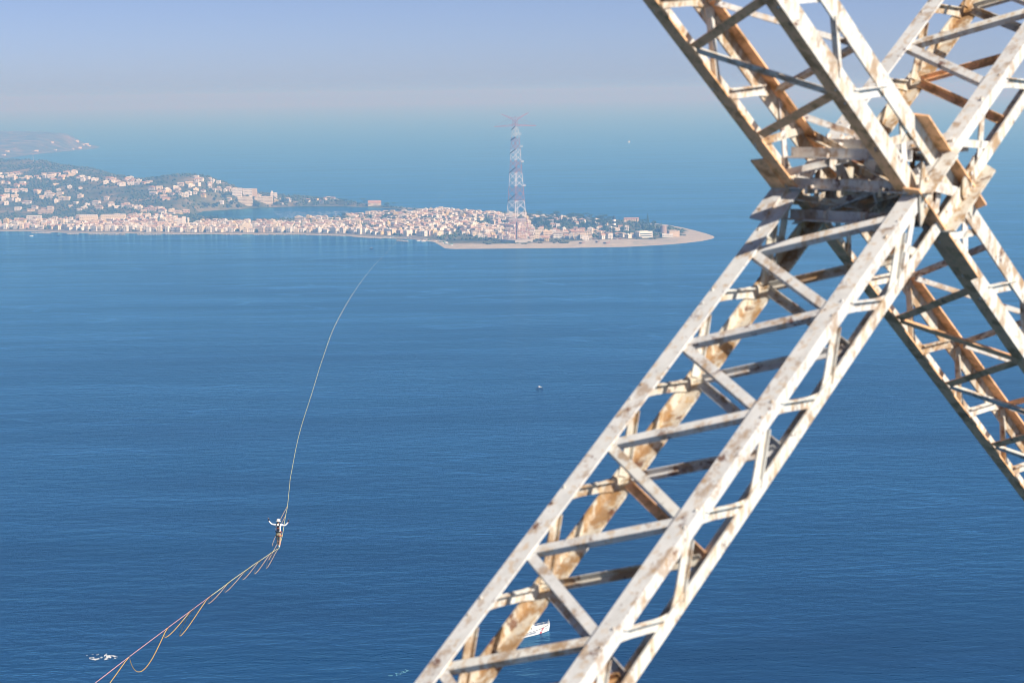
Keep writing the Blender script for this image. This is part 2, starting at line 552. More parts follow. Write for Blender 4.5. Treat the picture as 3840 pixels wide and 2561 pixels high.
pyl_o = CAM + np.array([2.5962, 17.087, -0.83])
py = empty('lattice_pylon', pyl_o)
tag(py, 'weathered white lattice pylon with two rusty box girders crossing in an X', 'pylon')
V3 = lambda *a: Vector(a)
Pq = V3(0.7425, -0.6696, -0.0154); DA = V3(0.5502, 0.5966, 0.5843); DB = V3(0.5228, 0.5938, -0.6116)
UA = V3(-0.3821, -0.4423, 0.8114); UB = V3(0.4187, 0.446, 0.7911)
WB, WA, OA, SA, SB = 1.2, 1.2715 , 0.0092, 0.4639, 0.5142
HEEL = {'a1': Pq * OA + UA * SA / 2, 'a2': Pq * OA - UA * SA / 2, 'a3': Pq * (OA + WA) + UA * SA / 2, 'a4': Pq * (OA + WA) - UA * SA / 2,
        'b1': -UB * SB / 2, 'b2': UB * SB / 2, 'b3': Pq * WB - UB * SB / 2, 'b4': Pq * WB + UB * SB / 2}
def cp(n, t): return HEEL[n] + (DA if n[0] == 'a' else DB) * t
rng = random.Random(7)
def chord(n, t0, t1, wq, ws, mat, th=.017, shade_mat=None):
    far = n[1] in '12'
    U = UA if n[0] == 'a' else UB
    upper = n in ('a1', 'a3', 'b2', 'b4')
    dq = Pq if far else -Pq
    du = -U if upper else U
    o = MB().angle(cp(n, t0), cp(n, t1), dq, wq, du, ws, th).build('chord', [mat, shade_mat or mat], py)
    if shade_mat:                      # the flange turned to the sea has warm shade in its paint
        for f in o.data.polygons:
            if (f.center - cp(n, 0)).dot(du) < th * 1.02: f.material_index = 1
for n, m_ in (('a1', PW), ('a2', PT), ('a3', PW), ('a4', PC)):
    chord(n, -9.2, 5.2, .15, .105, m_)
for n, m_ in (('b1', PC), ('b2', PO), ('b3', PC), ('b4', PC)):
    chord(n, -5.2, 9.2, .12, .155, m_, shade_mat=PB)

def brace(a, b, n1, n2, w, mat, name='brace', inset=.04):
    """angle-iron brace lying in the face with inner normal n2"""
    a, b = Vector(a), Vector(b)
    d = (b - a).normalized()
    s = d.cross(n2).normalized()
    MB().angle(a + d * inset - s * w * .5 + n2 * n1, b - d * inset - s * w * .5 + n2 * n1, s, w, n2, w * .7, .009).build(name, mat, py)

def tie(a, b, nrm, w0, w1, mat, off=.0):
    """short flat tie, flared at both ends where it meets the chords"""
    a, b, nrm = Vector(a), Vector(b), Vector(nrm)
    d = (b - a).normalized()
    a = a + d * .055; b = b - d * .055
    L_ = (b - a).length
    s = d.cross(nrm).normalized()
    o = nrm * off
    pr = [(0, w1), (.16, w0 * 1.15), (.3, w0), (.7, w0), (.84, w0 * 1.15), (1, w1)]
    pts = [a + o + d * (L_ * t) + s * (w / 2) for t, w in pr] + [a + o + d * (L_ * t) - s * (w / 2) for t, w in reversed(pr)]
    MB().plate(pts, nrm, .012).build('tie', mat, py)
    MB().beam(a + o + d * L_ * .14 + nrm * .0125 - s * (w0 * .42), a + o + d * L_ * .86 + nrm * .0125 - s * (w0 * .42), .010, .05, nrm).build('tie_rib', mat, py)

def girder(arm, E, M, jit):
    D = DA if arm == 'a' else DB
    U = UA if arm == 'a' else UB
    s = SA if arm == 'a' else SB
    if arm == 'a':
        c1, c2, c3, c4 = 'a1', 'a2', 'a3', 'a4'; inn = -U
    else:
        c1, c2, c3, c4 = 'b1', 'b2', 'b3', 'b4'; inn = U
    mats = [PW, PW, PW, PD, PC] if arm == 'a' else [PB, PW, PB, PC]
    pick = lambda: rng.choice(mats)
    # wide visible face: c1(E) - c3(M); far wide face: c2(E) - c4(M)
    def zig(ca, ta, cb, tb, fn):
        for x in ta:
            for y in tb:
                if abs(x - y) < .75: fn(cp(ca, x), cp(cb, y))
    q1 = Pq
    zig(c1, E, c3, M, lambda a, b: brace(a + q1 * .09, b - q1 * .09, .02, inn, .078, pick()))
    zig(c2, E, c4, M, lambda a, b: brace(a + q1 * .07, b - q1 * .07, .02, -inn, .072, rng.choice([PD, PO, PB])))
    zig(c1, M, c2, E, lambda a, b: tie(a, b, Pq, .085, .125, rng.choice([PO, PO, PC]), .024))
    zig(c3, M, c4, E, lambda a, b: tie(a, b, Pq, .085, .13, rng.choice([PC, PW, PC]), -.026))
EA = [-1.13 - 1.14 * k for k in range(7)]; MA = [-.60 - 1.135 * k for k in range(8)]
EA2 = [1.75 + 1.14 * k for k in range(3)]; MA2 = [1.18 + 1.14 * k for k in range(4)]
EB = [-1.02 - 1.15 * k for k in range(4)]; MBn = [-1.6 - 1.15 * k for k in range(4)]
EB2 = [1.78 + 1.17 * k for k in range(7)]; MB2 = [1.15 + 1.17 * k for k in range(7)]
girder('a', EA, MA, 0); girder('a', EA2, MA2, 0)
girder('b', EB, MBn, 0); girder('b', EB2, MB2, 0)

# the crossing: gusset plates in both planes, stub flanges and cross struts
def inplane(base, alpha, beta):       # point in an X plane by its coordinates along DA and DB
    return base + DA * alpha + DB * beta
for off, m_, sgn in ((Pq * (OA - .012), PO, -1), (Pq * (OA + WA + .016), PC, 1)):
    base = off
    k = SB / 2 / abs(DA.dot(UB)); j = SA / 2 / abs(DB.dot(UA))
    ctr = {'left': inplane(base, -k, -j), 'right': inplane(base, k, j), 'top': inplane(base, k, -j), 'bottom': inplane(base, -k, j)}
    for nm, c in ctr.items():
        hdir = (DA + DB).normalized(); vdir = (DA - DB).normalized()
        sx = {'left': -1, 'right': 1}.get(nm, 0); sz = {'top': 1, 'bottom': -1}.get(nm, 0)
        if sx: pts = [c + vdir * .26, c + hdir * .03 * sx + vdir * .05, c + hdir * .03 * sx - vdir * .05, c - vdir * .26, c - hdir * .17 * sx - vdir * .05, c - hdir * .17 * sx + vdir * .05]
        else: pts = [c - hdir * .24, c - hdir * .05 + vdir * .07 * sz, c + hdir * .05 + vdir * .07 * sz, c + hdir * .24, c + hdir * .05 - vdir * .13 * sz, c - hdir * .05 - vdir * .13 * sz]
        if sgn > 0 and not sx: continue
        MB().plate(pts, Pq, .014).build('gusset_plate', PO, py)
        bo = MB()
        for a_ in (-.09, .03, .12):
            p = c + (vdir if sx else hdir) * a_ - (hdir * sx * .05)
            bo.beam(p + Pq * sgn * .005, p + Pq * sgn * .022, .024, .024, vdir)
        o = bo.build('bolt_head', PW, py); tag(o, kind='stuff')
# cross struts from plane to plane
k = SB / 2 / abs(DA.dot(UB)); j = SA / 2 / abs(DB.dot(UA))
hdir = (DA + DB).normalized(); vdir = (DA - DB).normalized()
def strut(a, b, w, mat, up=None):
    a, b = Vector(a), Vector(b); d = (b - a).normalized()
    u = Vector(up or vdir); s = d.cross(u).normalized(); u = s.cross(d)
    MB().angle(a - s * w / 2, b - s * w / 2, s, w, u, w * .9, .012).build('cross_strut', mat, py)
for al, be, m_ in ((-k, -j, PD), (k, j, PW), (k, -j, PW), (-k, j, PD), (-k * 1.9, -j * .2, PD), (-k * .3, -j * 2.0, PW), (k * 2.0, j * .1, PW), (.1 * k, 2.1 * j, PO)):
    strut(inplane(Pq * .05, al, be), inplane(Pq * 1.2, al, be), .10, m_)
strut(inplane(Pq * .06, -k, -j), inplane(Pq * 1.17, k, j), .09, PD)
strut(inplane(Pq * .06, k, -j), inplane(Pq * 1.17, -k, j), .085, PO)
strut(inplane(Pq * .06, -k * 1.8, j * .2), inplane(Pq * 1.17, -k * .2, -j), .09, PD)
strut(inplane(Pq * .06, k * .9, j * 1.1), inplane(Pq * 1.17, -k * .9, -j * 1.1), .08, PW)
# inner stiffening plates half way between the planes
for qq, m_ in ((.42, PO), (.80, PD)):
    cc = Pq * qq
    MB().plate([cc - hdir * .36 + vdir * .05, cc - hdir * .10 + vdir * .17, cc + hdir * .22 + vdir * .15, cc + hdir * .36 - vdir * .02, cc + hdir * .10 - vdir * .15, cc - hdir * .24 - vdir * .17], Pq, .014).build('diaphragm_plate', m_, py)
    for dv in (-1, 1):
        MB().beam(cc - hdir * .45 + vdir * .25 * dv, cc + hdir * .45 - vdir * .18 * dv, .09, .014, Pq).build('diaphragm_bar', PW if dv > 0 else PO, py)


# outstanding flanges along the chords where the two girders pass through each other
def out_flange(n, t0, t1, w, mat, dirn, cut=.08):
    D = DA if n[0] == 'a' else DB; U = UA if n[0] == 'a' else UB
    s_ = U * (.010 if n in ('a1', 'a3', 'b2', 'b4') else -.010)
    p0, p1 = cp(n, t0) + s_, cp(n, t1) + s_
    d = Pq * dirn
    MB().plate([p0 - d * .02, p1 - d * .02, p1 + d * w - D * (cut if dirn > 0 else -cut * 0), p0 + d * w + D * cut * .3], U, .016).build('outstanding_flange', mat, py)
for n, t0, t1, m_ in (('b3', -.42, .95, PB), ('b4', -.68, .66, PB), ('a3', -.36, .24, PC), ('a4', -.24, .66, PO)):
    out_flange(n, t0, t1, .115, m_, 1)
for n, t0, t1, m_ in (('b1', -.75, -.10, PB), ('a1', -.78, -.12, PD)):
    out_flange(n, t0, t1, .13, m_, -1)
# short ties filling the knot, in both planes and between them
kr = random.Random(31)
def flat(a, b, w, mat, nrm=None, name='knot_tie'):
    MB().beam(a, b, w, .012, nrm or Pq).build(name, mat, py)
for q0, ms_ in ((.03, (PO, PT, PD)), (1.15, (PC, PW, PO))):
    o_ = Pq * (q0 - .02)
    pt = lambda n, t: cp(n, t) - Pq * (0 if q0 < .5 else .03) + Pq * (.03 if q0 < .5 else 0)
    A1, A2, B1, B2 = ('a1', 'a2', 'b1', 'b2') if q0 < .5 else ('a3', 'a4', 'b3', 'b4')
    for p_, q_ in ((pt(A1, -.9), pt(A2, -.55)), (pt(A1, -.34), pt(A2, -.9)), (pt(A1, .95), pt(A2, .55)), (pt(A1, .34), pt(A2, .9)), (pt(B1, -.95), pt(B2, -.45)), (pt(B1, -.34), pt(B2, -.9)),
                   (pt(B1, .9), pt(B2, .45)), (pt(B1, .34), pt(B2, .95)), (pt(A1, -.2), pt(A2, .25)), (pt(B2, -.15), pt(B1, .2)), (pt(A1, .2), pt(B1, .2)), (pt(B2, .3), pt(A2, -.15))):
        flat(p_, q_, kr.uniform(.055, .09), kr.choice(ms_))
knot = [(cp(x, kr.uniform(-.8, .8)), cp(y, kr.uniform(-.8, .8))) for x, y in (('a1', 'a4'), ('a2', 'a3'), ('b1', 'b4'), ('b2', 'b3'), ('a1', 'b4'), ('a2', 'b3'), ('b1', 'a3'), ('b2', 'a4'), ('a1', 'b3'), ('a2', 'b4'))]
for p_, q_ in knot:
    strut(p_.lerp(q_, .04), q_.lerp(p_, .04), kr.uniform(.05, .075), kr.choice([PD, PO, PT, PW]))
for qq in (.25, .6, .95):
    for (al, be), (al2, be2) in (((-k, -j), (k, j)), ((k, -j), (-k, j))):
        flat(inplane(Pq * qq, al * 1.2, be * 1.2), inplane(Pq * (qq + .03), al2 * 1.2, be2 * 1.2), .07, kr.choice([PD, PO, PT]))
    cc = inplane(Pq * (qq + .01), kr.uniform(-.1, .1), kr.uniform(-.1, .1))
    MB().plate([cc + hdir * .20 * math.cos(a) + vdir * .15 * math.sin(a) for a in (.3, 1.2, 2.4, 3.3, 4.4, 5.6)], Pq, .012).build('knot_plate', kr.choice([PO, PD]), py)
# ------------------------------------------------------------------ far pylon on the spit
WHITE_P = plain('pylon_white_paint', (.78, .78, .77), .6, .05)
RED_P = plain('pylon_red_paint', (.44, .19, .20), .6, .1)
STEEL = plain('dark_steel', (.07, .085, .13), .6, .1)
CONC = plain('aged_concrete', (.42, .41, .385), .9, .15, .3)
tp = at(1938, 897, 8.5)
tw = empty('transmission_pylon', (tp[0], tp[1], 0))
tag(tw, 'tall red and white banded lattice transmission pylon standing on the spit', 'pylon')
tw.rotation_euler = (0, 0, math.radians(45 - 6))
M_PX = tp[1] / F / math.cos(0.12)
def hz_(yz): return 8.5 + (1215 - yz) / 2.449 * M_PX      # zoomed row -> height
LEV = [(1020, 178), (945, 163), (870, 148), (803, 140), (735, 130), (675, 121), (615, 112), (557, 105), (500, 98), (450, 93), (400, 87),
       (345, 79), (290, 70), (240, 60), (190, 50), (160, 47), (130, 45)]
LEV = [(hz_(y), w / 2.449 * M_PX / math.sqrt(2) / 2) for y, w in LEV]     # (height, half side)
def colr(z):
    b = [hz_(y) for y in (870, 735, 615, 500, 400, 290, 190)]
    k = sum(z > q for q in b)
    return WHITE_P if k % 2 == 0 and k < 7 else RED_P
cor = [(-1, -1), (1, -1), (1, 1), (-1, 1)]
for i in range(len(LEV) - 1):
    (z0, s0), (z1, s1) = LEV[i], LEV[i + 1]
    m_ = colr((z0 + z1) / 2)
    th = .95 - .035 * i; tb = .50 - .017 * i
    for c in range(4):
        a = cor[c]; b = cor[(c + 1) % 4]
        p0 = (a[0] * s0, a[1] * s0, z0); p1 = (a[0] * s1, a[1] * s1, z1)
        q0 = (b[0] * s0, b[1] * s0, z0); q1 = (b[0] * s1, b[1] * s1, z1)
        MB().beam(p0, p1, th, th, (a[0], a[1], 0)).build('corner_leg', m_, tw)
        nrm = (a[0] + b[0], a[1] + b[1], 0)
        MB().beam(p0, q1, tb, tb, nrm).build('brace', m_, tw)
        MB().beam(q0, p1, tb, tb, nrm).build('brace', m_, tw)
        if i in (0, 2, 6, 10, 14):
            MB().beam(p0, q0, tb * 1.1, tb * 1.1, (0, 0, 1)).build('ring_beam', WHITE_P if i else STEEL, tw)
# splayed feet: four three-legged lattice feet
z0, s0 = LEV[0]
sf = 248 / 2.449 * M_PX / math.sqrt(2) / 2
for a in cor:
    top = Vector((a[0] * s0, a[1] * s0, z0))
    ft = Vector((a[0] * sf, a[1] * sf, 8.0))
    ins = [Vector((a[0] * (sf - 13), a[1] * sf, 8.0)), Vector((a[0] * sf, a[1] * (sf - 13), 8.0))]
    MB().beam(top, ft, .75, .75, (a[0], a[1], 0)).build('foot_leg', RED_P, tw)
    for q in ins:
        t2 = Vector((q.x * s0 / sf, q.y * s0 / sf, z0))
        MB().beam(t2, q, .42, .42, (a[0], a[1], 0)).build('foot_leg', RED_P, tw)
        for k in range(3):
            f0, f1 = k / 3, (k + 1) / 3
            MB().beam(top.lerp(ft, f0), t2.lerp(q, f1), .2, .2, (0, 0, 1)).build('foot_brace', RED_P, tw)
            MB().beam(top.lerp(ft, f1), t2.lerp(q, f1), .2, .2, (0, 0, 1)).build('foot_brace', RED_P, tw)
# lift shaft down the middle of the feet
MB().box((0, 0, 24), (1.6, 1.6, 32)).build('lift_shaft', STEEL, tw)
zt, st = LEV[-1]; za, sa_ = LEV[-3]
ca_, sn_ = math.cos(-tw.rotation_euler.z), math.sin(-tw.rotation_euler.z)
def loc(x, y, z): return Vector((x * ca_ - y * sn_, x * sn_ + y * ca_, z))
def truss_arm(x0, z0, x1, z1, h0, m_, nm):
    for s in (-1, 1):
        MB().beam(loc(x0, 2.2 * s, z0), loc(x1, .3 * s, z1), .75, .75).build(nm, m_, tw)
        MB().beam(loc(x0, 2.2 * s, z0 + h0), loc(x1, .3 * s, z1 + .3), .45, .45).build(nm, m_, tw)
        for k in range(6):
            f0, f1 = k / 6, (k + 1) / 6
            lo = loc(x0, 2.2 * s, z0).lerp(loc(x1, .3 * s, z1), f1 if k % 2 else f0)
            hi = loc(x0, 2.2 * s, z0 + h0).lerp(loc(x1, .3 * s, z1 + .3), f0 if k % 2 else f1)
            MB().beam(lo, hi, .28, .28).build('arm_brace', m_, tw)
xa = (515 - 137) / 2 / 2.449 * M_PX
truss_arm(sa_, za, xa, za + .4, 2.6, RED_P, 'crossarm'); truss_arm(-sa_, za, -xa, za - .4, 2.6, RED_P, 'crossarm')
xv = 122 / 2.449 * M_PX
truss_arm(st, zt - 1, xv, hz_(72), 3.4, RED_P, 'peak_arm'); truss_arm(-st, zt - 1, -xv, hz_(82), 3.4, RED_P, 'peak_arm')
for c in range(4):
    MB().beam((cor[c][0] * st, cor[c][1] * st, zt), (0, 0, hz_(103)), .5, .5).build('peak_leg', RED_P, tw)
for sx in (-1, 1):
    for f_ in (.55, 1.0):
        MB().tube([loc(sx * xa * f_, 0, za + .6), loc(sx * (sa_ + 1), 0, zt + 4)], .12, 4).build('stay_wire', RED_P, tw)
for y0, y1, sd_ in ((870, 800, -1), (612, 560, -1), (435, 400, -1), (318, 288, -1), (222, 192, -1)):
    zz0, zz1 = hz_(y0), hz_(y1)
    w0 = np.interp(zz0, [l[0] for l in LEV], [l[1] for l in LEV]) * 1.414
    MB().beam(loc(-w0 - 1, -1.5, zz0), loc(-.2, -w0 - .5, zz1), 2.2, 1.3).build('stair_flight', STEEL, tw)
for y0 in (730, 515, 375, 265):
    zz = hz_(y0); w0 = np.interp(zz, [l[0] for l in LEV], [l[1] for l in LEV]) * 1.414
    o_ = MB().box((0, 0, 0), (5.2, 5.0, 1.0)).build('service_platform', WHITE_P, tw); o_.location = loc(w0 + 2.0, 0, zz); o_.rotation_euler = (0, 0, -tw.rotation_euler.z)
    o2 = MB().box((0, 0, 2.0), (5.0, 4.8, .5)).box((2.3, 0, 1), (.3, 4.6, 2)).build('railing', WHITE_P, o_)
# concrete plinth, diamond to the view
MB().box((0, 0, 3.6), (sf * 2 + 6, sf * 2 + 6, 8.8)).build('plinth', CONC, tw)

# ------------------------------------------------------------------ houses
WALLS = {'white': (.82, .81, .79), 'cream': (.78, .70, .55), 'peach': (.76, .62, .48), 'yellow': (.70, .57, .30),
         'pink': (.66, .50, .44), 'pale grey': (.56, .56, .56), 'tan': (.56, .46, .35), 'off-white': (.77, .74, .68)}
WM = {k: plain(k.replace(' ', '_') + '_render', v, .85, .10, .25) for k, v in WALLS.items()}
ROOFS = {'terracotta': (.44, .27, .19), 'faded terracotta': (.52, .44, .36), 'brown tiled': (.36, .28, .22), 'flat concrete': (.60, .58, .53)}
RM = {k: plain(k.replace(' ', '_') + '_roof', v, .9, .22, .5) for k, v in ROOFS.items()}
GLASS = plain('dark_window_glass', (.035, .045, .06), .15, .2, spec=.6)
BALC = plain('balcony_concrete', (.62, .60, .57), .85, .08)

def gable_roof(mb, w, d, z, rise, ov=.5, along='x', mi=0):
    w2, d2 = w / 2 + ov, d / 2 + ov
    if along == 'x':
        P = [(-w2, -d2, z), (w2, -d2, z), (w2, d2, z), (-w2, d2, z), (-w2, 0, z + rise), (w2, 0, z + rise)]
        Fc = [(0, 1, 5, 4), (2, 3, 4, 5), (0, 4, 3), (1, 2, 5), (3, 2, 1, 0)]
    else:
        P = [(-w2, -d2, z), (w2, -d2, z), (w2, d2, z), (-w2, d2, z), (0, -d2, z + rise), (0, d2, z + rise)]
        Fc = [(0, 4, 5, 3), (1, 2, 5, 4), (0, 1, 4), (2, 3, 5), (3, 2, 1, 0)]
    return mb.poly(P, Fc, mi)

def gable_wall(mb, w, d, z, rise, along):
    """triangular gable ends of the wall, just inside the roof"""
    if along == 'x':
        for s in (-1, 1):
            x = s * w / 2
            mb.poly([(x, -d / 2, z), (x, d / 2, z), (x, 0, z + rise * .93), (x - s * .3, -d / 2, z), (x - s * .3, d / 2, z), (x - s * .3, 0, z + rise * .93)],
                    [(0, 1, 2), (5, 4, 3), (0, 2, 5, 3), (1, 4, 5, 2), (0, 3, 4, 1)])
    else:
        for s in (-1, 1):
            y = s * d / 2
            mb.poly([(-w / 2, y, z), (w / 2, y, z), (0, y, z + rise * .93), (-w / 2, y - s * .3, z), (w / 2, y - s * .3, z), (0, y - s * .3, z + rise * .93)],
                    [(0, 1, 2), (5, 4, 3), (0, 2, 5, 3), (1, 4, 5, 2), (0, 3, 4, 1)])

def win_rows(mb, w, d, n, sides='fr', hs=3.0, z0=0.0, wx=1.15, wh=1.5, pitch=2.9, r=None):
    for k in range(n):
        z = z0 + k * hs + hs * .55
        nb = max(1, int((w - 1.2) / pitch))
        for i in range(nb):
            x = (i + .5) * w / nb - w / 2
            big = r is not None and r.random() < .3
            hh = 2.1 if big else wh
            zz = z - (hh - wh) / 2
            if 'f' in sides: mb.box((x, -d / 2 - .03, zz), (wx, .1, hh))
            if 'b' in sides: mb.box((x, d / 2 + .03, zz), (wx, .1, hh))
        nd = max(1, int((d - 1.2) / (pitch * 1.25)))
        for i in range(nd):
            y = (i + .5) * d / nd - d / 2
            if 'r' in sides: mb.box((w / 2 + .03, y, z), (.1, wx, wh))
            if 'l' in sides: mb.box((-w / 2 - .03, y, z), (.1, wx, wh))

def house_geo(h):
    """three builders of one house in its own frame: wall, roof, windows, balcony"""
    r = random.Random(h['seed'])
    w, d, n = h['w'], h['d'], h['n']
    z = n * 3.0 + .4
    wa, ro, wi, ba = MB(), MB(), MB(), MB()
    wa.box((0, 0, z / 2 - 1.0), (w, d, z + 2.0))
    if h['roof'] == 'flat concrete':
        ro.box((0, 0, z + .10), (w + .3, d + .3, .2))
        for s in (-1, 1):
            wa.box((0, s * (d / 2 - .1), z + .65), (w, .2, .9)); wa.box((s * (w / 2 - .1), 0, z + .65), (.2, d - .44, .9))
        if r.random() < .6:
            wa.box((r.uniform(-.25, .25) * w, r.uniform(0, .25) * d, z + 1.45), (w * .34, d * .3, 2.5))
    else:
        al = h['along']; rise = (d if al == 'x' else w) * .5 * .42
        gable_roof(ro, w, d, z, rise, .5, al)
        gable_wall(wa, w, d, z, rise, al)
        if r.random() < .35: ro.box((w * .22, d * .08, z + rise * .9), (.7, .7, 1.6))
    win_rows(wi, w, d, n, 'frl', r=r)
    if h.get('balc'):
        for k in range(1, n):
            ba.box((0, -d / 2 - .6, k * 3.0 + .35), (w * .82, 1.2, .16))
            ba.box((0, -d / 2 - 1.17, k * 3.0 + .88), (w * .82, .07, .9))
    return wa, ro, wi, ba

hr = random.Random(42)
SHV = np.array(SHORE)
def shore_angle(x, y):
    i = int(np.argmin([(x - (SHV[k, 0] + SHV[k + 1, 0]) / 2) ** 2 + (y - (SHV[k, 1] + SHV[k + 1, 1]) / 2) ** 2 for k in range(2, 28)])) + 2
    a = SHV[i]; b = SHV[i + 1]
    return math.atan2(b[1] - a[1], b[0] - a[0])
def wall_pick(pxx):
    return hr.choices(['white', 'off-white', 'cream', 'peach', 'yellow', 'pink', 'pale grey', 'tan'], [32, 25, 22, 6, 5, 2, 5, 3])[0]
def roof_pick(fl):
    return 'flat concrete' if hr.random() < fl else hr.choices(['terracotta', 'faded terracotta', 'brown tiled'], [34, 46, 20])[0]

def to_px(p):
    v = np.asarray(p) - CAM
    dd = v @ _f
    return CX + F * (v @ RT) / dd, CY - F * (v @ UP) / dd

# ---- named buildings first, so that the rows keep clear of them
TAKEN = []
def free(x, y, rad):
    return all((x - a) ** 2 + (y - b) ** 2 > (rad + c) ** 2 for a, b, c in TAKEN)
def spot(xl, xr, yb, hp, land_hit=True):
    p = at_land((xl + xr) / 2, yb)
    s = p[1] / F
    return p, (xr - xl) * s, hp * s

def bld(name, label, cat, xl, xr, yb, hp, depth, wall, roof='flat concrete', storeys=None, rz=0.0, sides='frl', along='x', pitch=3.0, wx=1.3, group=None, extras=None, parapet=True, rise=None, wh=1.5):
    p, w, h = spot(xl, xr, yb, hp)
    c, s = math.cos(rz), abs(math.sin(rz))
    w = max(4.0, (w - depth * s) / max(c, .3)) if s > .05 else w
    e = empty(name, (p[0], p[1] + depth / 2, p[2]), rz)
    tag(e, label, cat, group)
    wa, ro, wi = MB(), MB(), MB()
    pitched = roof != 'flat concrete'
    rs = rise if rise else (min(w, depth) * .2 if pitched else 0)
    z = h - rs
    wa.box((0, 0, z / 2 - 1.5), (w, depth, z + 3.0))
    if pitched:
        gable_roof(ro, w, depth, z, rs, .5, along); gable_wall(wa, w, depth, z, rs, along)
    else:
        ro.box((0, 0, z + .1), (w + .4, depth + .4, .2))
        if parapet:
            for q in (-1, 1):
                wa.box((0, q * (depth / 2 - .12), z + .7), (w, .24, 1.0)); wa.box((q * (w / 2 - .12), 0, z + .7), (.24, depth - .5, 1.0))
    n = storeys or max(1, int(z / 3.1))
    if sides:
        win_rows(wi, w, depth, n, sides, z / n, 0, wx, wh, pitch)
    wa.build('wall', WM[wall], e); ro.build('roof', RM[roof], e)
    if wi.v: tag(wi.build('window', GLASS, e), kind='stuff')
    if extras: extras(e, w, depth, z)
    TAKEN.append((p[0], p[1] + depth / 2, max(w, depth) * .55))
    return e

# the church with its flat cream front and bell turret
def church_x(e, w, d, z):
    fr_ = MB().box((0, -d / 2 - .5, z * .5 + .8), (w, 1.0, z + 3.2)).box((0, -d / 2 - .5, z + 3.4), (w * .5, 1.0, 2.4))
    fr_.poly([(-w * .28, -d / 2 - 1.0, z + 4.6), (w * .28, -d / 2 - 1.0, z + 4.6), (0, -d / 2 - 1.0, z + 7.4), (-w * .28, -d / 2, z + 4.6), (w * .28, -d / 2, z + 4.6), (0, -d / 2, z + 7.4)],
             [(0, 1, 2), (5, 4, 3), (0, 2, 5, 3), (1, 4, 5, 2), (0, 3, 4, 1)])
    fr_.build('front', WM['cream'], e)
    MB().box((w * .40, -d / 2 + 1.6, z + 5.2), (3.4, 3.4, 7.0)).lathe([(2.4, 0), (1.9, 2.2), (.15, 5.4)], (w * .40, -d / 2 + 1.6, z + 8.7), 8).build('bell_turret', WM['cream'], e)
    MB().box((0, -d / 2 - 1.05, 3.4), (3.2, .14, 6.4)).build('door', plain('church_door_wood', (.30, .15, .10)), e)
    n = 10
    MB().plate([(1.7 * math.cos(k / n * math.pi), -d / 2 - 1.06, z * .72 + 1.7 * math.sin(k / n * math.pi)) for k in range(n + 1)], (0, 1, 0), .14).build('lunette_window', GLASS, e)
    for q in (-1, 1):
        MB().box((q * w * .42, -d / 2 - 1.1, z * .5), (1.0, .3, z)).build('pilaster', WM['off-white'], e)
bld('church', 'cream church with flat pedimented front and bell turret on the waterfront', 'church', 899, 938, 869, 24, 26, 'cream', 'faded terracotta', 3, sides='rl', along='y', extras=church_x, rise=3.5)
def hotel_x(e, w, d, z):
    MB().box((0, 2, z + 1.6), (w * .96, d * .5, 3.0)).build('attic_storey', WM['white'], e)
    nb = int(w / 4)
    m = MB()
    for i in range(nb): m.box(((i + .5) * w * .94 / nb - w * .47, 2 - d * .25 - .05, z + 1.7), (1.5, .14, 1.8))
    tag(m.build('window', GLASS, e), kind='stuff')
bld('long_hotel', 'long cream building with arched attic storey behind the village roofs, the shorter', 'building', 297, 364, 832, 20, 14, 'cream', storeys=2, rz=.06, pitch=4.2, extras=hotel_x)
bld('long_hotel', 'long cream building with arched attic storey behind the village roofs, the longer', 'building', 378, 470, 832, 22, 14, 'cream', storeys=3, rz=.06, pitch=4.4, extras=hotel_x)
bld('tower_house', 'narrow tall white block rising above village roofs', 'building', 684, 695, 853, 38, 8, 'white', storeys=5, sides='r')
bld('white_office', 'white three storey building with open top floor beside the narrow tall block', 'building', 655, 684, 846, 22, 12, 'white', storeys=3, pitch=2.4)
AB = 'apartment blocks at the foot of the hill'
bld('apartment_block', 'stepped white apartment block with balconies below the hill end', 'apartments', 871, 904, 738, 29, 16, 'white', storeys=5, pitch=2.4, wx=1.6)
bld('apartment_block', 'white apartment block with big blank beige end wall', 'apartments', 910, 946, 735, 24, 14, 'white', storeys=4, pitch=2.6, wx=1.6,
    extras=lambda e, w, d, z: MB().box((w / 2 + 5.6, 0, z / 2), (11, d * .9, z + 3)).build('blank_wing', WM['tan'], e) and None)
bld('apartment_block', 'cream apartment block with many balconies on the lagoon bank', 'apartments', 891, 945, 770, 27, 14, 'cream', storeys=5, pitch=2.5, wx=1.5)
bld('apartment_block', 'long low cream apartment block beside the lagoon trees', 'apartments', 955, 1021, 762, 20, 13, 'cream', storeys=4, pitch=2.6, wx=1.5)
bld('apartment_block', 'square white block with roof tower on the neck of land', 'apartments', 1014, 1038, 743, 17, 13, 'white', storeys=3, pitch=3,
    extras=lambda e, w, d, z: MB().box((-w * .25, 0, z + 3), (4, 4, 6)).build('roof_tower', WM['white'], e) and None)
bld('lagoon_hall', 'cream hall with wide red roof on the far lagoon bank', 'hall', 1380, 1428, 772, 19, 16, 'cream', 'terracotta', 2, pitch=2.6, wx=1.4, rise=6)
bld('white_hall', 'long white modern building with ribbon windows near the beach', 'building', 2383, 2448, 892, 21, 17, 'white', storeys=3, rz=.42, sides='', parapet=True,
    extras=lambda e, w, d, z: [MB().box((0, -d / 2 - .05, z * f_), (w * .9, .16, 1.7)).build('window_band', GLASS, e) for f_ in (.32, .70)] and None)
def fort_x(e, w, d, z):
    m = MB()
    for i in range(int(w / 3)): m.box((-w / 2 + 1.2 + i * 3.0, -d / 2, z + .9), (1.5, 1.2, 1.4))
    m.build('battlement', CONC, e)
bld('fort_wall', 'grey stone fort with square bastion at the end of the spit', 'fort', 2503, 2549, 889, 21, 18, 'tan', storeys=1, rz=.2, sides='', extras=fort_x)
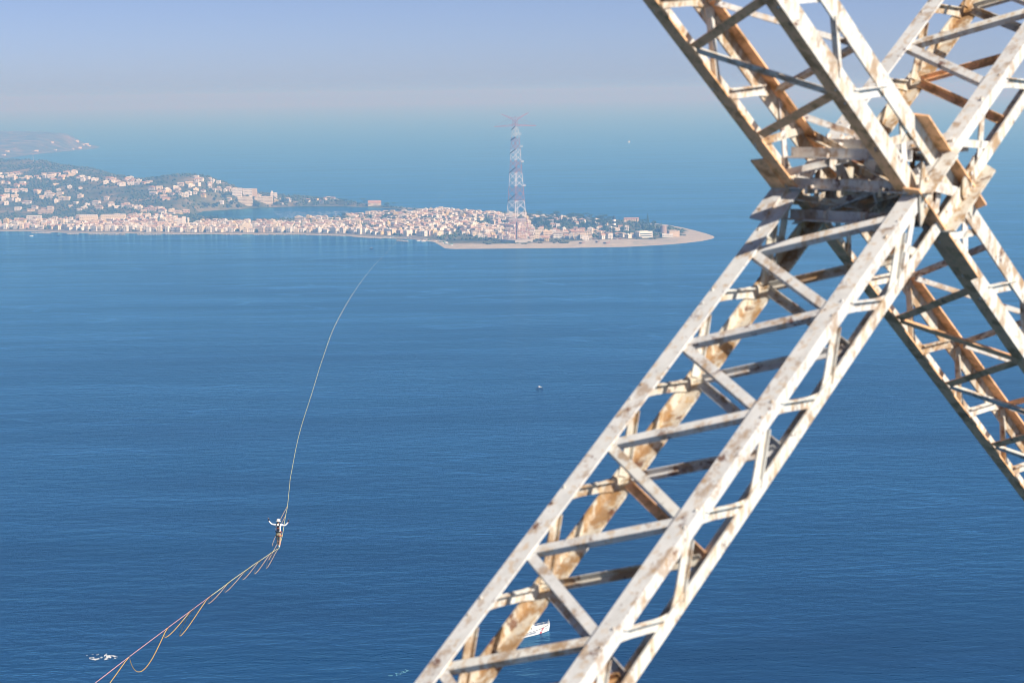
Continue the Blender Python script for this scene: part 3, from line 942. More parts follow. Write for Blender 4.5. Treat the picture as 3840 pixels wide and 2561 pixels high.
p, w, h = spot(2476, 2501, 880, 33)
ft_ = empty('fort_tower', (p[0], p[1] + w / 2, p[2])); tag(ft_, 'round grey pink stone tower beside the square bastion', 'tower')
MB().lathe([(w / 2 * 1.12, -2), (w / 2 * 1.02, h * .3), (w / 2, h * .9), (w / 2 * 1.05, h * .92), (w / 2 * 1.05, h)], n=20).build('shaft', plain('old_pink_stone', (.40, .31, .27), .95, .2, .3), ft_)
MB().lathe([(w / 2 * .8, h + .02), (w / 2 * .8, h + .6)], n=16).build('parapet', CONC, ft_)
TAKEN.append((p[0], p[1] + w / 2, w * .6))
bld('beach_bar', 'low white flat building in front of the fort', 'building', 2484, 2524, 890, 10, 9, 'white', storeys=1, pitch=3)
bld('terrace_row', 'pinkish row of three houses with terracotta roof near the fort', 'building', 2340, 2396, 834, 17, 11, 'peach', 'terracotta', 2, pitch=3, wx=1.8)
for i, (a, b, y, hp, wl_, rf) in enumerate([(2007, 2036, 895, 28, 'cream', 'flat concrete'), (2037, 2072, 895, 27, 'peach', 'flat concrete'), (2074, 2110, 895, 24, 'white', 'faded terracotta'),
                                   (2111, 2138, 892, 24, 'tan', 'faded terracotta'), (2141, 2190, 892, 28, 'peach', 'terracotta'), (2191, 2216, 890, 24, 'cream', 'faded terracotta')]):
    nm = ['cream flat roofed block with brown shutters', 'peach flat roofed block with balconies', 'white gabled block with many windows', 'tan house with a tiled gable', 'long peach terrace with tiled roof', 'cream gabled house with tiled roof'][i]
    bld('beach_apartments', nm + ' in the row behind the beach scrub', 'apartments', a, b, y, hp, 12, wl_, rf, 3, pitch=2.3, wx=1.3, along='y' if i in (2, 5) else 'x')
bld('water_works', 'grey concrete tower block behind the transmission pylon', 'building', 1908, 1922, 836, 40, 10, 'pale grey', storeys=3, sides='')
bld('water_works', 'long grey concrete hall behind the transmission pylon', 'building', 1924, 1972, 848, 26, 12, 'pale grey', storeys=2, pitch=4)
bld('villa', 'yellow villa with roof turret among the lagoon side trees', 'house', 1476, 1496, 819, 17, 10, 'yellow', storeys=3, pitch=2.4,
    extras=lambda e, w, d, z: MB().box((0, 0, z + 1.8), (4, 4, 3.4)).build('turret', WM['yellow'], e) and None)
bld('cube_house', 'plain white cube house at the lagoon end', 'house', 1634, 1651, 798, 13, 10, 'white', storeys=2, pitch=4)
bld('red_roof_house', 'tan house with bright red roof among the pines', 'house', 2081, 2099, 842, 15, 9, 'tan', 'terracotta', 2, pitch=4)
bld('orange_block', 'plain orange block among the village roofs', 'building', 349, 369, 846, 17, 12, 'peach', storeys=2, sides='')
bld('beige_school', 'wide beige two storey building in the fields above the village', 'building', 142, 198, 803, 13, 12, 'tan', storeys=2, pitch=3)
bld('white_school', 'wide white building with dark windows at the village edge', 'building', 99, 153, 828, 16, 13, 'white', storeys=3, pitch=3.4, wx=1.8)

# lighthouse, banded black and white
p, w, h = spot(2296, 2310, 866, 50)
lh = empty('lighthouse', (p[0], p[1], p[2])); tag(lh, 'black and white banded lighthouse tower among low houses', 'lighthouse')
BLK = plain('black_tower_paint', (.04, .04, .045), .6, .1)
nb = 7
for k in range(nb):
    r0 = w / 2 * (1.04 - .10 * k / nb); r1 = w / 2 * (1.04 - .10 * (k + 1) / nb)
    MB().lathe([(r0, h * k / nb), (r1, h * (k + 1) / nb - .003)], n=8).build('band', WHITE_P if k % 2 else BLK, lh)
MB().lathe([(w * .56, h), (w * .56, h + .7)], n=8).build('gallery', BLK, lh)
lt_ = MB().lathe([(w * .22, h + .7), (w * .22, h + 2.8), (w * .26, h + 2.9), (.1, h + 4.2)], n=8).build('lantern', GLASS, lh)
TAKEN.append((p[0], p[1], 7))

# ---- rows of village houses
cands = []
def add_house(x, y, where, n=None, w=None, d=None, fl=.35, hill=False):
    ww = w or hr.uniform(6.5, 11); dd = d or hr.uniform(7, 10)
    if not free(x, y, max(ww, dd) * .5): return
    z = ground(x, y)
    if z < .9: return
    rz = shore_angle(x, y) if not hill else hr.uniform(-.5, .5)
    if rz > 1.0 or rz < -1.0: rz = hr.uniform(-.4, .4)
    rz += hr.gauss(0, .07)
    nn = n or hr.choices([1, 2, 3], [15, 55, 30])[0]
    rf = roof_pick(fl)
    cands.append(dict(x=x, y=y, z=z, rz=rz, w=ww, d=dd, n=nn, wall=wall_pick(0), roof=rf, along=hr.choice('xxy'), balc=hr.random() < .45, seed=hr.random(), where=where))
step = 11.2
gy = 3500.0
for iy in range(int((5000 - 3500) / step)):
    for ix in range(int(1900 / step)):
        x = -1420 + ix * step + hr.uniform(-4.2, 4.2) + (iy % 2) * 4.5; y = 3500 + iy * step * 1.04 + hr.uniform(-4.0, 4.0) + 9 * math.sin(ix * .35 + iy * .12)
        pxx, pyy = to_px((x, y, 3))
        if pxx < -60 or pxx > 2560: continue
        cands.append((x, y, pxx, pyy))
raw = [c for c in cands if isinstance(c, tuple)]
cands = [c for c in cands if not isinstance(c, tuple)]
RX = np.array([c[0] for c in raw]); RY = np.array([c[1] for c in raw])
S_ = sdf(SHORE, RX, RY); LK = -sdf(LAKE, RX, RY)
for (x, y, pxx, pyy), s, l in zip(raw, S_, LK):
    if l < 14: continue
    edge = np.interp(pxx, [0, 150, 300, 600, 1000, 1300, 1550, 1640, 1700, 1800, 1890, 2000, 2600], [44, 44, 36, 30, 30, 34, 42, 55, 120, 95, 120, 110, 150])
    if s < edge: continue
    zone = None
    far_bank = 740 < pxx < 1640 and pyy < np.interp(pxx, [740, 950, 1100, 1400, 1550, 1640], [800, 803, 798, 793, 792, 800])
    if far_bank or (pxx < 740 and pyy < 800):
        if pxx < 740 or hr.random() > (.17 if s > 40 else .05): continue
        zone = 'lagoon'
    elif pxx < 1680:
        dep = np.interp(pxx, [-60, 150, 300, 480, 640, 720, 1000, 1300, 1500, 1700], [200, 250, 330, 420, 430, 260, 260, 280, 330, 420])
        if s < dep:
            zone = 'front' if s < edge + 26 else ('mid' if s < edge + 75 else 'back')
            if hr.random() < (.08 if zone == 'front' else .17 if zone == 'mid' else .30): continue
            if pxx < 250 and hr.random() < .25: continue
        elif l > 14 and pxx > 1100 and s < 900:
            if hr.random() > (.20 if pyy > 800 else .12): continue
            zone = 'lagoon'
        else: continue
    else:
        # the spit: houses in front of the pylon, a wood in the middle, a row along the far shore
        yb = np.interp(pxx, [1700, 2000, 2200, 2300, 2480], [796, 810, 824, 832, 846])
        if pyy < yb + 14 and pxx < 2330: zone = 'spit_back'; pr = .80
        elif 1985 < pxx < 2300 and pyy < 862: zone = 'wood'; pr = .03
        elif pxx < 2000: zone = 'spit'; pr = .70 if pyy > 850 or pyy < 812 else .34
        elif pyy > 864 and pxx < 2380: zone = 'spit'; pr = .22
        elif pxx >= 2300 and pxx < 2570 and pyy < 872: zone = 'spit'; pr = .42
        else: continue
        if hr.random() > pr: continue
    gap = float(smooth_noise(np.array([x]), np.array([y]), 42, 21)[0])
    if zone != 'front' and gap < .30: continue
    two = zone == 'front'
    add_house(x, y, zone, n=hr.choices([2, 3], [55, 45])[0] if two else (hr.choices([1, 2], [40, 60])[0] if zone in ('lagoon', 'wood') else None),
              w=hr.uniform(6.5, 11.5) if two else None, d=hr.uniform(7.5, 10), fl=.55 if zone in ('front', 'spit_back') else .42)
# villas on the hillside, in loose groups
groups_px = [(40, 655, 26), (120, 668, 18), (240, 655, 14), (290, 672, 20), (200, 668, 14), (90, 720, 22), (170, 735, 18), (50, 760, 18), (60, 690, 12), (230, 715, 10),
             (420, 685, 18), (480, 690, 16), (530, 690, 14), (630, 715, 12), (650, 732, 10), (690, 735, 10), (640, 742, 8), (700, 700, 6), (745, 700, 6),
             (120, 790, 10), (330, 780, 18), (460, 775, 14), (560, 790, 26), (640, 800, 14), (250, 760, 8), (15, 740, 10), (300, 748, 6), (790, 725, 5)]
for gx, gy_, n in groups_px:
    for _ in range(int(n * .62)):
        qx, qy = gx + hr.gauss(0, 34), gy_ + hr.gauss(0, 6)
        if qx < -40 or qy < 640: continue
        x, y, z = at_land(qx, qy)
        if z < 1: continue
        add_house(x, y, 'hill', n=hr.choices([1, 2], [45, 55])[0], w=hr.uniform(9, 19), d=hr.uniform(8, 13), fl=.4, hill=True)
# keep houses from standing in one another
kept = []
cell = {}
for h in cands:
    k = (int(h['x'] // 20), int(h['y'] // 20))
    ok = True
    for a in (-1, 0, 1):
        for b in (-1, 0, 1):
            for g in cell.get((k[0] + a, k[1] + b), []):
                if abs(g['x'] - h['x']) < (g['w'] + h['w']) * .44 and abs(g['y'] - h['y']) < (g['d'] + h['d']) * .46: ok = False
    if ok:
        kept.append(h); cell.setdefault(k, []).append(h)
rank = {'front': 0, 'spit': 1, 'spit_back': 2, 'hill': 2.2, 'mid': 2.6, 'wood': 1, 'lagoon': 3, 'back': 4}
def score(h):
    vis = {'front': 1.0, 'spit': .85, 'spit_back': .8, 'hill': .75, 'mid': .55, 'wood': .9, 'lagoon': .7, 'back': .4}[h['where']]
    return -vis * h['w'] * (h['n'] * 3 + 2) / h['y'] ** 2
kept.sort(key=score)
WHERE = {'front': 'on the waterfront', 'mid': 'in the second village row', 'back': 'deep in the village', 'spit': 'on the sandy spit', 'wood': 'among the spit pines',
         'spit_back': 'on the spit far shore', 'hill': 'on the wooded hillside', 'lagoon': 'among trees by the lagoon'}
NIND = 285
HG = 'village houses across the strait'
for h in kept[:NIND]:
    e = empty('house', (h['x'], h['y'], h['z']), h['rz'])
    st_ = {1: 'one storey', 2: 'two storey', 3: 'three storey'}[h['n']]
    sz = 'narrow ' if h['w'] < 8.2 else ('wide ' if h['w'] > 10.2 else '')
    bl = 'balconied ' if h['balc'] and h['n'] > 1 else ''
    rf = {'terracotta': 'terracotta', 'faded terracotta': 'faded terracotta', 'brown tiled': 'brown tiled', 'flat concrete': 'flat'}[h['roof']]
    gb = 'roof' if rf == 'flat' else ('roof' if h['along'] == 'x' else 'gable end')
    tag(e, f"{sz}{h['wall']} {bl}{st_} house with {rf} {gb}, {WHERE[h['where']]}", 'house', HG)
    wa, ro, wi, ba = house_geo(h)
    wa.build('wall', WM[h['wall']], e, fix=False); ro.build('roof', RM[h['roof']], e, fix=False)
    tag(wi.build('window', GLASS, e, fix=False), kind='stuff')
    if ba.v and h.get('balc') and h['n'] > 1: ba.build('balcony', BALC, e, fix=False)
mats_all = list(WM.values()) + list(RM.values()) + [GLASS, BALC]
mi_of = {k: i for i, k in enumerate(list(WM) + list(RM) + ['glass', 'balc'])}
def joined(hs, name, label):
    big = MB()
    for h in hs:
        wa, ro, wi, ba = house_geo(h)
        c, s = math.cos(h['rz']), math.sin(h['rz'])
        parts = [(wa, mi_of[h['wall']]), (ro, mi_of[h['roof']]), (wi, mi_of['glass'])]
        for q, mi in parts:
            big.poly([(h['x'] + v[0] * c - v[1] * s, h['y'] + v[0] * s + v[1] * c, h['z'] + v[2]) for v in q.v], q.f, mi)
    if big.v: tag(big.build(name, mats_all, fix=False), label, 'houses', kind='stuff')
rest = kept[NIND:]
joined(rest, 'packed_village_roofs', 'crowded white and terracotta village houses behind the front rows')
print('HOUSES', len(kept), len(rest))
# pale houses on the far headland
for i in range(60):
    qx = hr.choice([hr.gauss(310, 30), hr.gauss(335, 18), hr.uniform(0, 330)]); qy = np.interp(qx, [0, 128, 204, 361, 390], [590, 573, 566, 553, 549]) - abs(hr.gauss(0, 6))
    p = at(min(qx, 368), qy, 14)
    z = far_ground(p[0], p[1])
    if z < 1.5: continue
    e = empty('house', (p[0], p[1], z), hr.uniform(-.4, .4))
    tag(e, 'pale block faintly seen on the far hazy headland', 'house', 'blocks on the far headland')
    w = hr.uniform(9, 20); d = hr.uniform(9, 14); n = hr.choice([2, 2, 3])
    MB().box((0, 0, n * 1.6 - 2), (w, d, n * 3.2 + 4)).build('wall', WM['white'], e, fix=False)
    MB().box((0, 0, n * 3.2 + .25), (w + .6, d + .6, .5)).build('roof', RM[hr.choice(['faded terracotta', 'flat concrete'])], e, fix=False)
# ------------------------------------------------------------------ trees
def leaf_mat(name, a, b_):
    m, nt, b = new_mat(name)
    gi = N(nt, 'ShaderNodeTexCoord')
    no = N(nt, 'ShaderNodeTexNoise', Scale=.35, Detail=3.0)
    oi = N(nt, 'ShaderNodeObjectInfo')
    mx = N(nt, 'ShaderNodeMix', data_type='RGBA')
    mx.inputs[6].default_value = (*a, 1); mx.inputs[7].default_value = (*b_, 1)
    ad = N(nt, 'ShaderNodeMath', operation='MULTIPLY_ADD'); ad.inputs[1].default_value = .5
    nt.links.new(gi.outputs['Object'], no.inputs['Vector'])
    nt.links.new(oi.outputs['Random'], ad.inputs[0]); 
    sb = N(nt, 'ShaderNodeMath', operation='MULTIPLY'); sb.inputs[1].default_value = .7
    nt.links.new(no.outputs['Fac'], sb.inputs[0]); nt.links.new(sb.outputs[0], ad.inputs[2])
    nt.links.new(ad.outputs[0], mx.inputs[0])
    nt.links.new(mx.outputs[2], b.inputs['Base Color'])
    b.inputs['Roughness'].default_value = .8; b.inputs['Specular IOR Level'].default_value = .15
    return m
LEAF = leaf_mat('olive_green_foliage', (.030, .055, .018), (.085, .115, .040))
PINE = leaf_mat('dark_pine_foliage', (.018, .040, .016), (.045, .075, .028))
SCRUB = leaf_mat('grey_green_scrub', (.050, .070, .028), (.13, .14, .065))
BARK = plain('grey_brown_bark', (.13, .10, .075), .95, .2)
ICO_V, ICO_F = [], []
_bm = bmesh.new(); bmesh.ops.create_icosphere(_bm, subdivisions=1, radius=1.0)
_bm.verts.index_update()
ICO_V = np.array([v.co[:] for v in _bm.verts]); ICO_F = np.array([[v.index for v in f.verts] for f in _bm.faces]); _bm.free()
nrg = np.random.default_rng(5)
def clumps(centers, radii, jit=.35):
    """many small uneven leaf clumps as one vertex/face list"""
    V, Fc = [], []
    for k, (c, r) in enumerate(zip(centers, radii)):
        v = ICO_V * (1 + nrg.uniform(-jit, jit, (len(ICO_V), 1))) * np.asarray(r) + np.asarray(c)
        Fc.append(ICO_F + len(ICO_V) * k); V.append(v)
    return np.concatenate(V), np.concatenate(Fc)
def np_mesh(name, V, Fc, mats):
    me = bpy.data.meshes.new(name)
    me.vertices.add(len(V)); me.vertices.foreach_set('co', V.astype(np.float32).ravel())
    me.loops.add(Fc.size); me.loops.foreach_set('vertex_index', Fc.astype(np.int32).ravel())
    me.polygons.add(len(Fc)); me.polygons.foreach_set('loop_start', np.arange(0, Fc.size, 3, dtype=np.int32))
    me.update(calc_edges=True)
    for m_ in mats: me.materials.append(m_)
    return me
def crown(kind, seed):
    r = np.random.default_rng(seed)
    C, R = [], []
    if kind == 'broad':
        for _ in range(46):
            u = r.normal(size=3); u /= np.linalg.norm(u); q = r.uniform(.35, 1) ** .6
            C.append((u[0] * 3.6 * q, u[1] * 3.6 * q, 5.0 + u[2] * 2.5 * q)); R.append(r.uniform(.55, 1.15) * np.array([1, 1, .75]))
    elif kind == 'umbrella':
        for _ in range(44):
            a = r.uniform(0, 6.28); q = math.sqrt(r.uniform(0, 1))
            C.append((4.4 * q * math.cos(a), 4.4 * q * math.sin(a), 8.2 + r.uniform(-.5, 1.4) * (1.1 - q * .6))); R.append(r.uniform(.6, 1.2) * np.array([1, 1, .6]))
    elif kind == 'conifer':
        for k in range(54):
            t = (k + .5) / 54; rad = 2.3 * (1 - t) + .15; a = k * 2.4
            C.append((rad * .75 * math.cos(a), rad * .75 * math.sin(a), 1.5 + t * 13)); R.append(np.array([.85, .85, .55]) * (1.15 - .7 * t))
    else:
        for _ in range(26):
            a = r.uniform(0, 6.28); q = math.sqrt(r.uniform(0, 1))
            C.append((2.6 * q * math.cos(a), 2.2 * q * math.sin(a), .6 + r.uniform(0, 1.3) * (1.1 - q))); R.append(r.uniform(.4, .85) * np.array([1, 1, .8]))
    V, Fc = clumps(C, R)
    return np_mesh(kind + '_crown', V, Fc, [{'broad': LEAF, 'umbrella': PINE, 'conifer': PINE, 'shrub': SCRUB}[kind]])
CROWN = {k: [crown(k, s + 11 * i) for i in range(3 if k != 'conifer' else 2)] for s, k in enumerate(('broad', 'umbrella', 'conifer', 'shrub'))}
def trunk(kind):
    h = {'broad': 4.2, 'umbrella': 8.0, 'conifer': 12.0, 'shrub': .8}[kind]
    mb = MB().tube([(0, 0, -.5), (.1, .05, h * .5), (0, .1, h)], [.3, .22, .12] if kind != 'shrub' else [.12, .1, .06], 5)
    if kind in ('broad', 'umbrella'):
        for a in (0, 2.1, 4.2):
            mb.tube([(0, .05, h * .7), (1.6 * math.cos(a), 1.6 * math.sin(a), h * 1.05)], [.14, .06], 4)
    return mb.mesh(kind + '_trunk', BARK)
TRUNK = {k: trunk(k) for k in CROWN}
tr = random.Random(99)
NT = 0
LMK = [(at(a, b, 3)[:2], n_) for a, b, n_ in ((2303, 866, 'lighthouse'), (1938, 905, 'pylon plinth'), (2090, 842, 'red roofed tan house'), (2415, 892, 'white modern building'), (2488, 880, 'round fort tower'),
        (2165, 892, 'long peach terrace'), (2022, 895, 'cream beach block'), (2010, 838, 'tall light mast'), (2368, 834, 'pink house row'), (1486, 819, 'yellow villa'), (1642, 798, 'white cube house'), (1404, 772, 'lagoon hall'),
        (1948, 848, 'grey concrete hall'), (1026, 743, 'square white block'), (988, 762, 'long low apartments'), (1260, 822, 'thin light mast'), (2525, 880, 'square bastion'), (690, 850, 'narrow tall block'))]
def near(x, y): return min(LMK, key=lambda q: (q[0][0] - x) ** 2 + (q[0][1] - y) ** 2)[1]
def tree(kind, x, y, z, sc, label, group):
    global NT
    NT += 1
    big = {'shrub': (1.1, 1.7)}.get(kind, (1.0, 1.25))
    label = ('small ' if sc < big[0] else 'large ' if sc > big[1] else '') + label + ', nearest the ' + near(x, y)
    nm = {'broad': 'broadleaf_tree', 'umbrella': 'pine_tree', 'conifer': 'conifer_tree', 'shrub': 'shrub'}[kind]
    e = empty(nm, (x, y, z), tr.uniform(0, 6.28)); e.scale = (sc, sc, sc * tr.uniform(.85, 1.15))
    tag(e, label, 'shrub' if kind == 'shrub' else 'tree', group)
    place('crown', tr.choice(CROWN[kind]), e); place('trunk', TRUNK[kind], e)
HC = {}
for h in kept: HC.setdefault((int(h['x'] // 20), int(h['y'] // 20)), []).append(h)
def clear_of_houses(x, y, m=1.0):
    k = (int(x // 20), int(y // 20))
    for a in (-1, 0, 1):
        for b in (-1, 0, 1):
            for g in HC.get((k[0] + a, k[1] + b), []):
                if abs(g['x'] - x) < g['w'] / 2 + m and abs(g['y'] - y) < g['d'] / 2 + m: return False
    return free(x, y, m)
def scatter(zone, n, kinds, sc, label, group, jit=0):
    made = 0; tries = 0
    while made < n and tries < n * 12:
        tries += 1
        x0, x1, y0, y1 = zone
        qx, qy = tr.uniform(x0, x1), tr.uniform(y0, y1)
        x, y, z = at_land(qx, qy)
        if z < 1.2 or not clear_of_houses(x, y): continue
        k = tr.choice(kinds)
        tree(k, x, y, z, tr.uniform(*sc), label[k], group); made += 1
L1 = {'broad': 'round green tree in the spit wood', 'umbrella': 'dark umbrella pine in the spit wood', 'conifer': 'tall dark conifer in the wood of the spit', 'shrub': 'low scrub bush in the wood of the spit'}
scatter((1985, 2290, 816, 860), 118, ['broad', 'umbrella', 'umbrella'], (.9, 1.5), L1, 'trees of the spit wood')
scatter((2230, 2372, 866, 893), 26, ['broad', 'umbrella'], (.8, 1.3), {'broad': 'green tree between lighthouse and beach', 'umbrella': 'dark pine between lighthouse and beach'}, 'trees between lighthouse and beach')
scatter((2385, 2470, 838, 866), 12, ['broad', 'umbrella', 'conifer'], (.9, 1.4), {k: 'tree beside the round fort tower' for k in CROWN}, 'trees by the fort')
scatter((2425, 2480, 862, 884), 7, ['broad', 'umbrella'], (.9, 1.4), {k: 'tree between white building and fort' for k in CROWN}, 'trees by the fort')
scatter((1985, 2150, 899, 914), 22, ['shrub'], (1.0, 2.2), {'shrub': 'grey green bush on the beach edge'}, 'bushes along the beach')
scatter((1818, 1880, 899, 916), 14, ['shrub'], (1.4, 2.6), {'shrub': 'dense green bush beside the pylon plinth'}, 'bushes by the plinth')
scatter((1880, 1985, 909, 917), 12, ['shrub'], (.8, 1.5), {'shrub': 'low bush in front of the pylon plinth'}, 'bushes in front of the plinth')
scatter((2385, 2470, 893, 898), 8, ['shrub'], (.8, 1.5), {'shrub': 'small bush below the white modern building'}, 'bushes below the white building')
scatter((2520, 2590, 872, 888), 10, ['shrub'], (1.0, 2.0), {'shrub': 'low bush on the sand by the fort'}, 'bushes by the fort')
scatter((1700, 1985, 800, 880), 30, ['broad', 'umbrella', 'broad'], (.7, 1.3), {'broad': 'round garden tree among the spit houses', 'umbrella': 'dark pine among the spit houses'}, 'garden trees on the spit')
scatter((1260, 1640, 800, 838), 40, ['broad', 'umbrella'], (.8, 1.4), {'broad': 'green tree between lagoon and village', 'umbrella': 'dark pine between lagoon and village'}, 'trees between lagoon and village')
scatter((760, 1640, 748, 782), 44, ['broad', 'umbrella'], (.9, 1.5), {'broad': 'green tree on the far lagoon bank', 'umbrella': 'dark pine on the far lagoon bank'}, 'trees on the far lagoon bank')
for qx, qy, sc in ((1063, 762, 1.35), (818, 834, 1.3), (955, 832, .9), (2412, 866, 1.1), (700, 836, .9), (790, 832, 1.1), (1685, 842, 1.2)):
    x, y, z = at_land(qx, qy); tree('conifer', x, y, z, sc, 'single tall dark conifer standing above the roofs', 'lone conifers')
scatter((730, 830, 824, 838), 10, ['broad'], (1.0, 1.5), {'broad': 'round dark tree on the near lagoon bank'}, 'trees on the near lagoon bank')
print('TREES', NT)
# the scrub and woods of the hills, past counting
N_S = 26000
qx = nrg.uniform(-2200, 400, N_S * 3); qy = nrg.uniform(3700, 6500, N_S * 3)
hz3 = height(qx, qy)
sS = sdf(SHORE, qx, qy); sL = -sdf(LAKE, qx, qy)
pxx = CX + qx / qy * F
wood = smooth_noise(qx, qy, 90, 9) * .6 + smooth_noise(qx, qy, 30, 10) * .4
spitz = pxx > 1650
ok = (sS > 25) & (sL > 6) & (pxx > -120) & (pxx < 2600)
dens = np.where(hz3 > 6, np.clip((wood - .26) * 4.5, .10, 1), np.where(spitz, .55 * (wood > .30), .75 * (wood > .34)))
beach = np.where(pxx > 1600, front_dist(qx, qy) < np.interp(pxx, [1620, 1680, 1800, 1900, 2100, 2220, 2350, 2450, 2560, 2610], [50, 135, 104, 94, 116, 170, 170, 140, 165, 500]), (qy < 4300) & (sS < 36))
dens = np.where(beach, 0, dens)
ok &= nrg.uniform(0, 1, len(qx)) < dens
ix = np.where(ok)[0][:N_S]
ix = [i for i in ix if clear_of_houses(qx[i], qy[i], -.6)]
cen = np.stack([qx[ix], qy[ix], hz3[ix] + 1.4], 1)
rad = nrg.uniform(1.5, 3.6, (len(ix), 1)) * np.array([[1, 1, .95]]) * nrg.uniform(.8, 1.2, (len(ix), 3))
V = (ICO_V[None] * (1 + nrg.uniform(-.3, .3, (len(ix), len(ICO_V), 1)))) * rad[:, None, :] + cen[:, None, :]
Fc = ICO_F[None] + (np.arange(len(ix)) * len(ICO_V))[:, None, None]
me = np_mesh('hillside_scrub', V.reshape(-1, 3), Fc.reshape(-1, 3), [LEAF, SCRUB, PINE])
me.polygons.foreach_set('material_index', np.repeat(nrg.choice([0, 0, 1, 2], len(ix)), len(ICO_F)).astype(np.int32))
tag(place('hillside_scrub', me), 'mass of olive scrub and low woods covering the hills and gardens', 'scrub', kind='stuff')
print('SCRUB', len(ix))

# ------------------------------------------------------------------ shore details
ROCK = plain('pale_breakwater_stone', (.40, .375, .34), .95, .25, .4)
def rocks(pts, w, n, label):
    cs, rs = [], []
    P = [at(x, y) for x, y in pts]
    for k in range(n):
        t = tr.uniform(0, len(P) - 1.001); i = int(t); f_ = t - i
        c = P[i] * (1 - f_) + P[i + 1] * f_
        q = tr.uniform(-1, 1)
        cs.append((c[0] + tr.uniform(-.6, .6), c[1] + q * w, 1.1 * (1 - abs(q)) + tr.uniform(-.2, .3))); rs.append(np.array([1.0, 1.0, .75]) * tr.uniform(.7, 1.6))
    V, Fc = clumps(cs, rs, .25)
    tag(place('breakwater', np_mesh('breakwater', V, Fc, [ROCK])), label, 'breakwater', kind='stuff')
rocks([(118, 874), (190, 876)], 3.5, 110, 'pale rock breakwater off the fields end of the village')
rocks([(250, 879), (295, 880)], 2.5, 60, 'short low rock breakwater by the moored boats')
rocks([(330, 880), (470, 881)], 3, 170, 'long rock breakwater along the village quay')
rocks([(515, 881), (605, 881)], 3, 120, 'rock breakwater along the white fronted houses')
rocks([(620, 880), (750, 880)], 3, 150, 'rock breakwater left standing before the narrow tall block')
rocks([(835, 881), (905, 881)], 3, 100, 'rock breakwater before the church square')
rocks([(950, 881), (1005, 881)], 3, 80, 'short rock breakwater beyond the church')
rocks([(1015, 881), (1105, 881)], 3, 110, 'rock breakwater before the peach houses')
rocks([(1125, 881), (1290, 886)], 3.5, 220, 'longest rock breakwater curving with the quay')
rocks([(1320, 889), (1430, 896)], 4, 170, 'dark rock mole running out from the quay')
rocks([(1487, 903), (1530, 907)], 5, 110, 'detached rock islet off the small harbour beach')

HULLW = plain('white_hull_gelcoat', (.80, .80, .79), .35, .04)
HULLB = plain('dark_blue_hull', (.02, .05, .13), .4, .1)
HULLR = plain('red_trim_paint', (.60, .05, .04), .45, .1)
WOODC = plain('boat_deck_wood', (.34, .22, .12), .7, .15)
def hull(L_, B, D_, mi=0, sheer=.35, n=9, bow=.55):
    """lofted boat hull along +X, bow at +X, keel at z=0"""
    mb = MB(); rows = []
    for i in range(n):
        t = i / (n - 1); x = (t - .5) * L_
        wd = B / 2 * (1 if t < bow else max(.02, math.cos((t - bow) / (1 - bow) * math.pi / 2) ** .75)) * (.86 + .14 * min(1, t * 4))
        top = D_ * (1 + sheer * max(0, t - .35) ** 1.6)
        rake = .10 * L_ * max(0, (t - bow) / (1 - bow)) ** 2 if t > bow else 0
        rows.append([(x + rake * .0, 0, -.25 * D_), (x + rake * .15, wd * .72, 0.05 * D_), (x + rake * .4, wd, top)])
    P, Fc = [], []
    for r_ in rows:
        a, b, c = r_
        P += [c, b, a, (b[0], -b[1], b[2]), (c[0], -c[1], c[2])]
    for i in range(n - 1):
        for k in range(4):
            Fc.append((i * 5 + k, i * 5 + k + 1, (i + 1) * 5 + k + 1, (i + 1) * 5 + k))
        Fc.append((i * 5 + 4, i * 5, (i + 1) * 5, (i + 1) * 5 + 4))
    Fc.append((0, 1, 2, 3, 4)); Fc.append(tuple((n - 1) * 5 + k for k in (4, 3, 2, 1, 0)))
    return mb.poly(P, Fc, mi), rows
# small boats pulled up on the harbour beach
hm, _ = hull(5.6, 1.9, .9)
HM = [hm.mesh('hull', m_) for m_ in (HULLW, HULLW, plain('pale_blue_hull', (.35, .5, .6), .5, .1), plain('green_hull', (.12, .3, .22), .5, .1))]
TH = MB().box((0, 0, .8), (.35, 1.5, .08)).box((-1.4, 0, .8), (.35, 1.5, .08)).mesh('thwart', WOODC)
KEY = ['white rowing boat', 'white rowing boat', 'pale blue rowing boat', 'green rowing boat']
for k in range(58):
    qx = tr.uniform(1440, 1700); lo = np.interp(qx, [1440, 1560, 1640, 1700], [886, 893, 899, 915])
    p = at(qx, lo + tr.uniform(0, 7), 1.6)
    g = max(ground(p[0], p[1]), 0)
    if g < .35 or not clear_of_houses(p[0], p[1], .5): continue
    i = tr.randrange(4)
    e = empty('rowing_boat', (p[0], p[1], g + .1), tr.uniform(1.0, 2.2) if tr.random() < .75 else tr.uniform(-.3, .3)); tag(e, KEY[i] + ' pulled up on the small harbour beach', 'boat', 'boats on the harbour beach')
    e.scale = (tr.uniform(.9, 1.5),) * 3
    place('hull', HM[i], e); place('thwart', TH, e)
def small_boat(qx, qy, L_, head, hm_, cabin, label, rider=False):
    p = at(qx, qy)
    e = empty('motorboat', (p[0], p[1], .1), head); tag(e, label, 'boat')
    hb, _ = hull(L_, L_ * .36, L_ * .24); hb.build('hull', hm_, e)
    MB().box((-L_ * .08, 0, L_ * .235), (L_ * .5, L_ * .2, L_ * .05)).build('deck', HULLW, e)
    if cabin:
        MB().box((.02 * L_, 0, L_ * .32), (L_ * .24, L_ * .2, L_ * .14)).build('cabin', HULLW, e)
        MB().box((.145 * L_, 0, L_ * .33), (L_ * .015, L_ * .19, L_ * .07)).build('windscreen', GLASS, e)
    MB().box((-L_ * .49, 0, L_ * .16), (L_ * .08, L_ * .08, L_ * .16)).build('outboard_motor', STEEL, e)
    return e
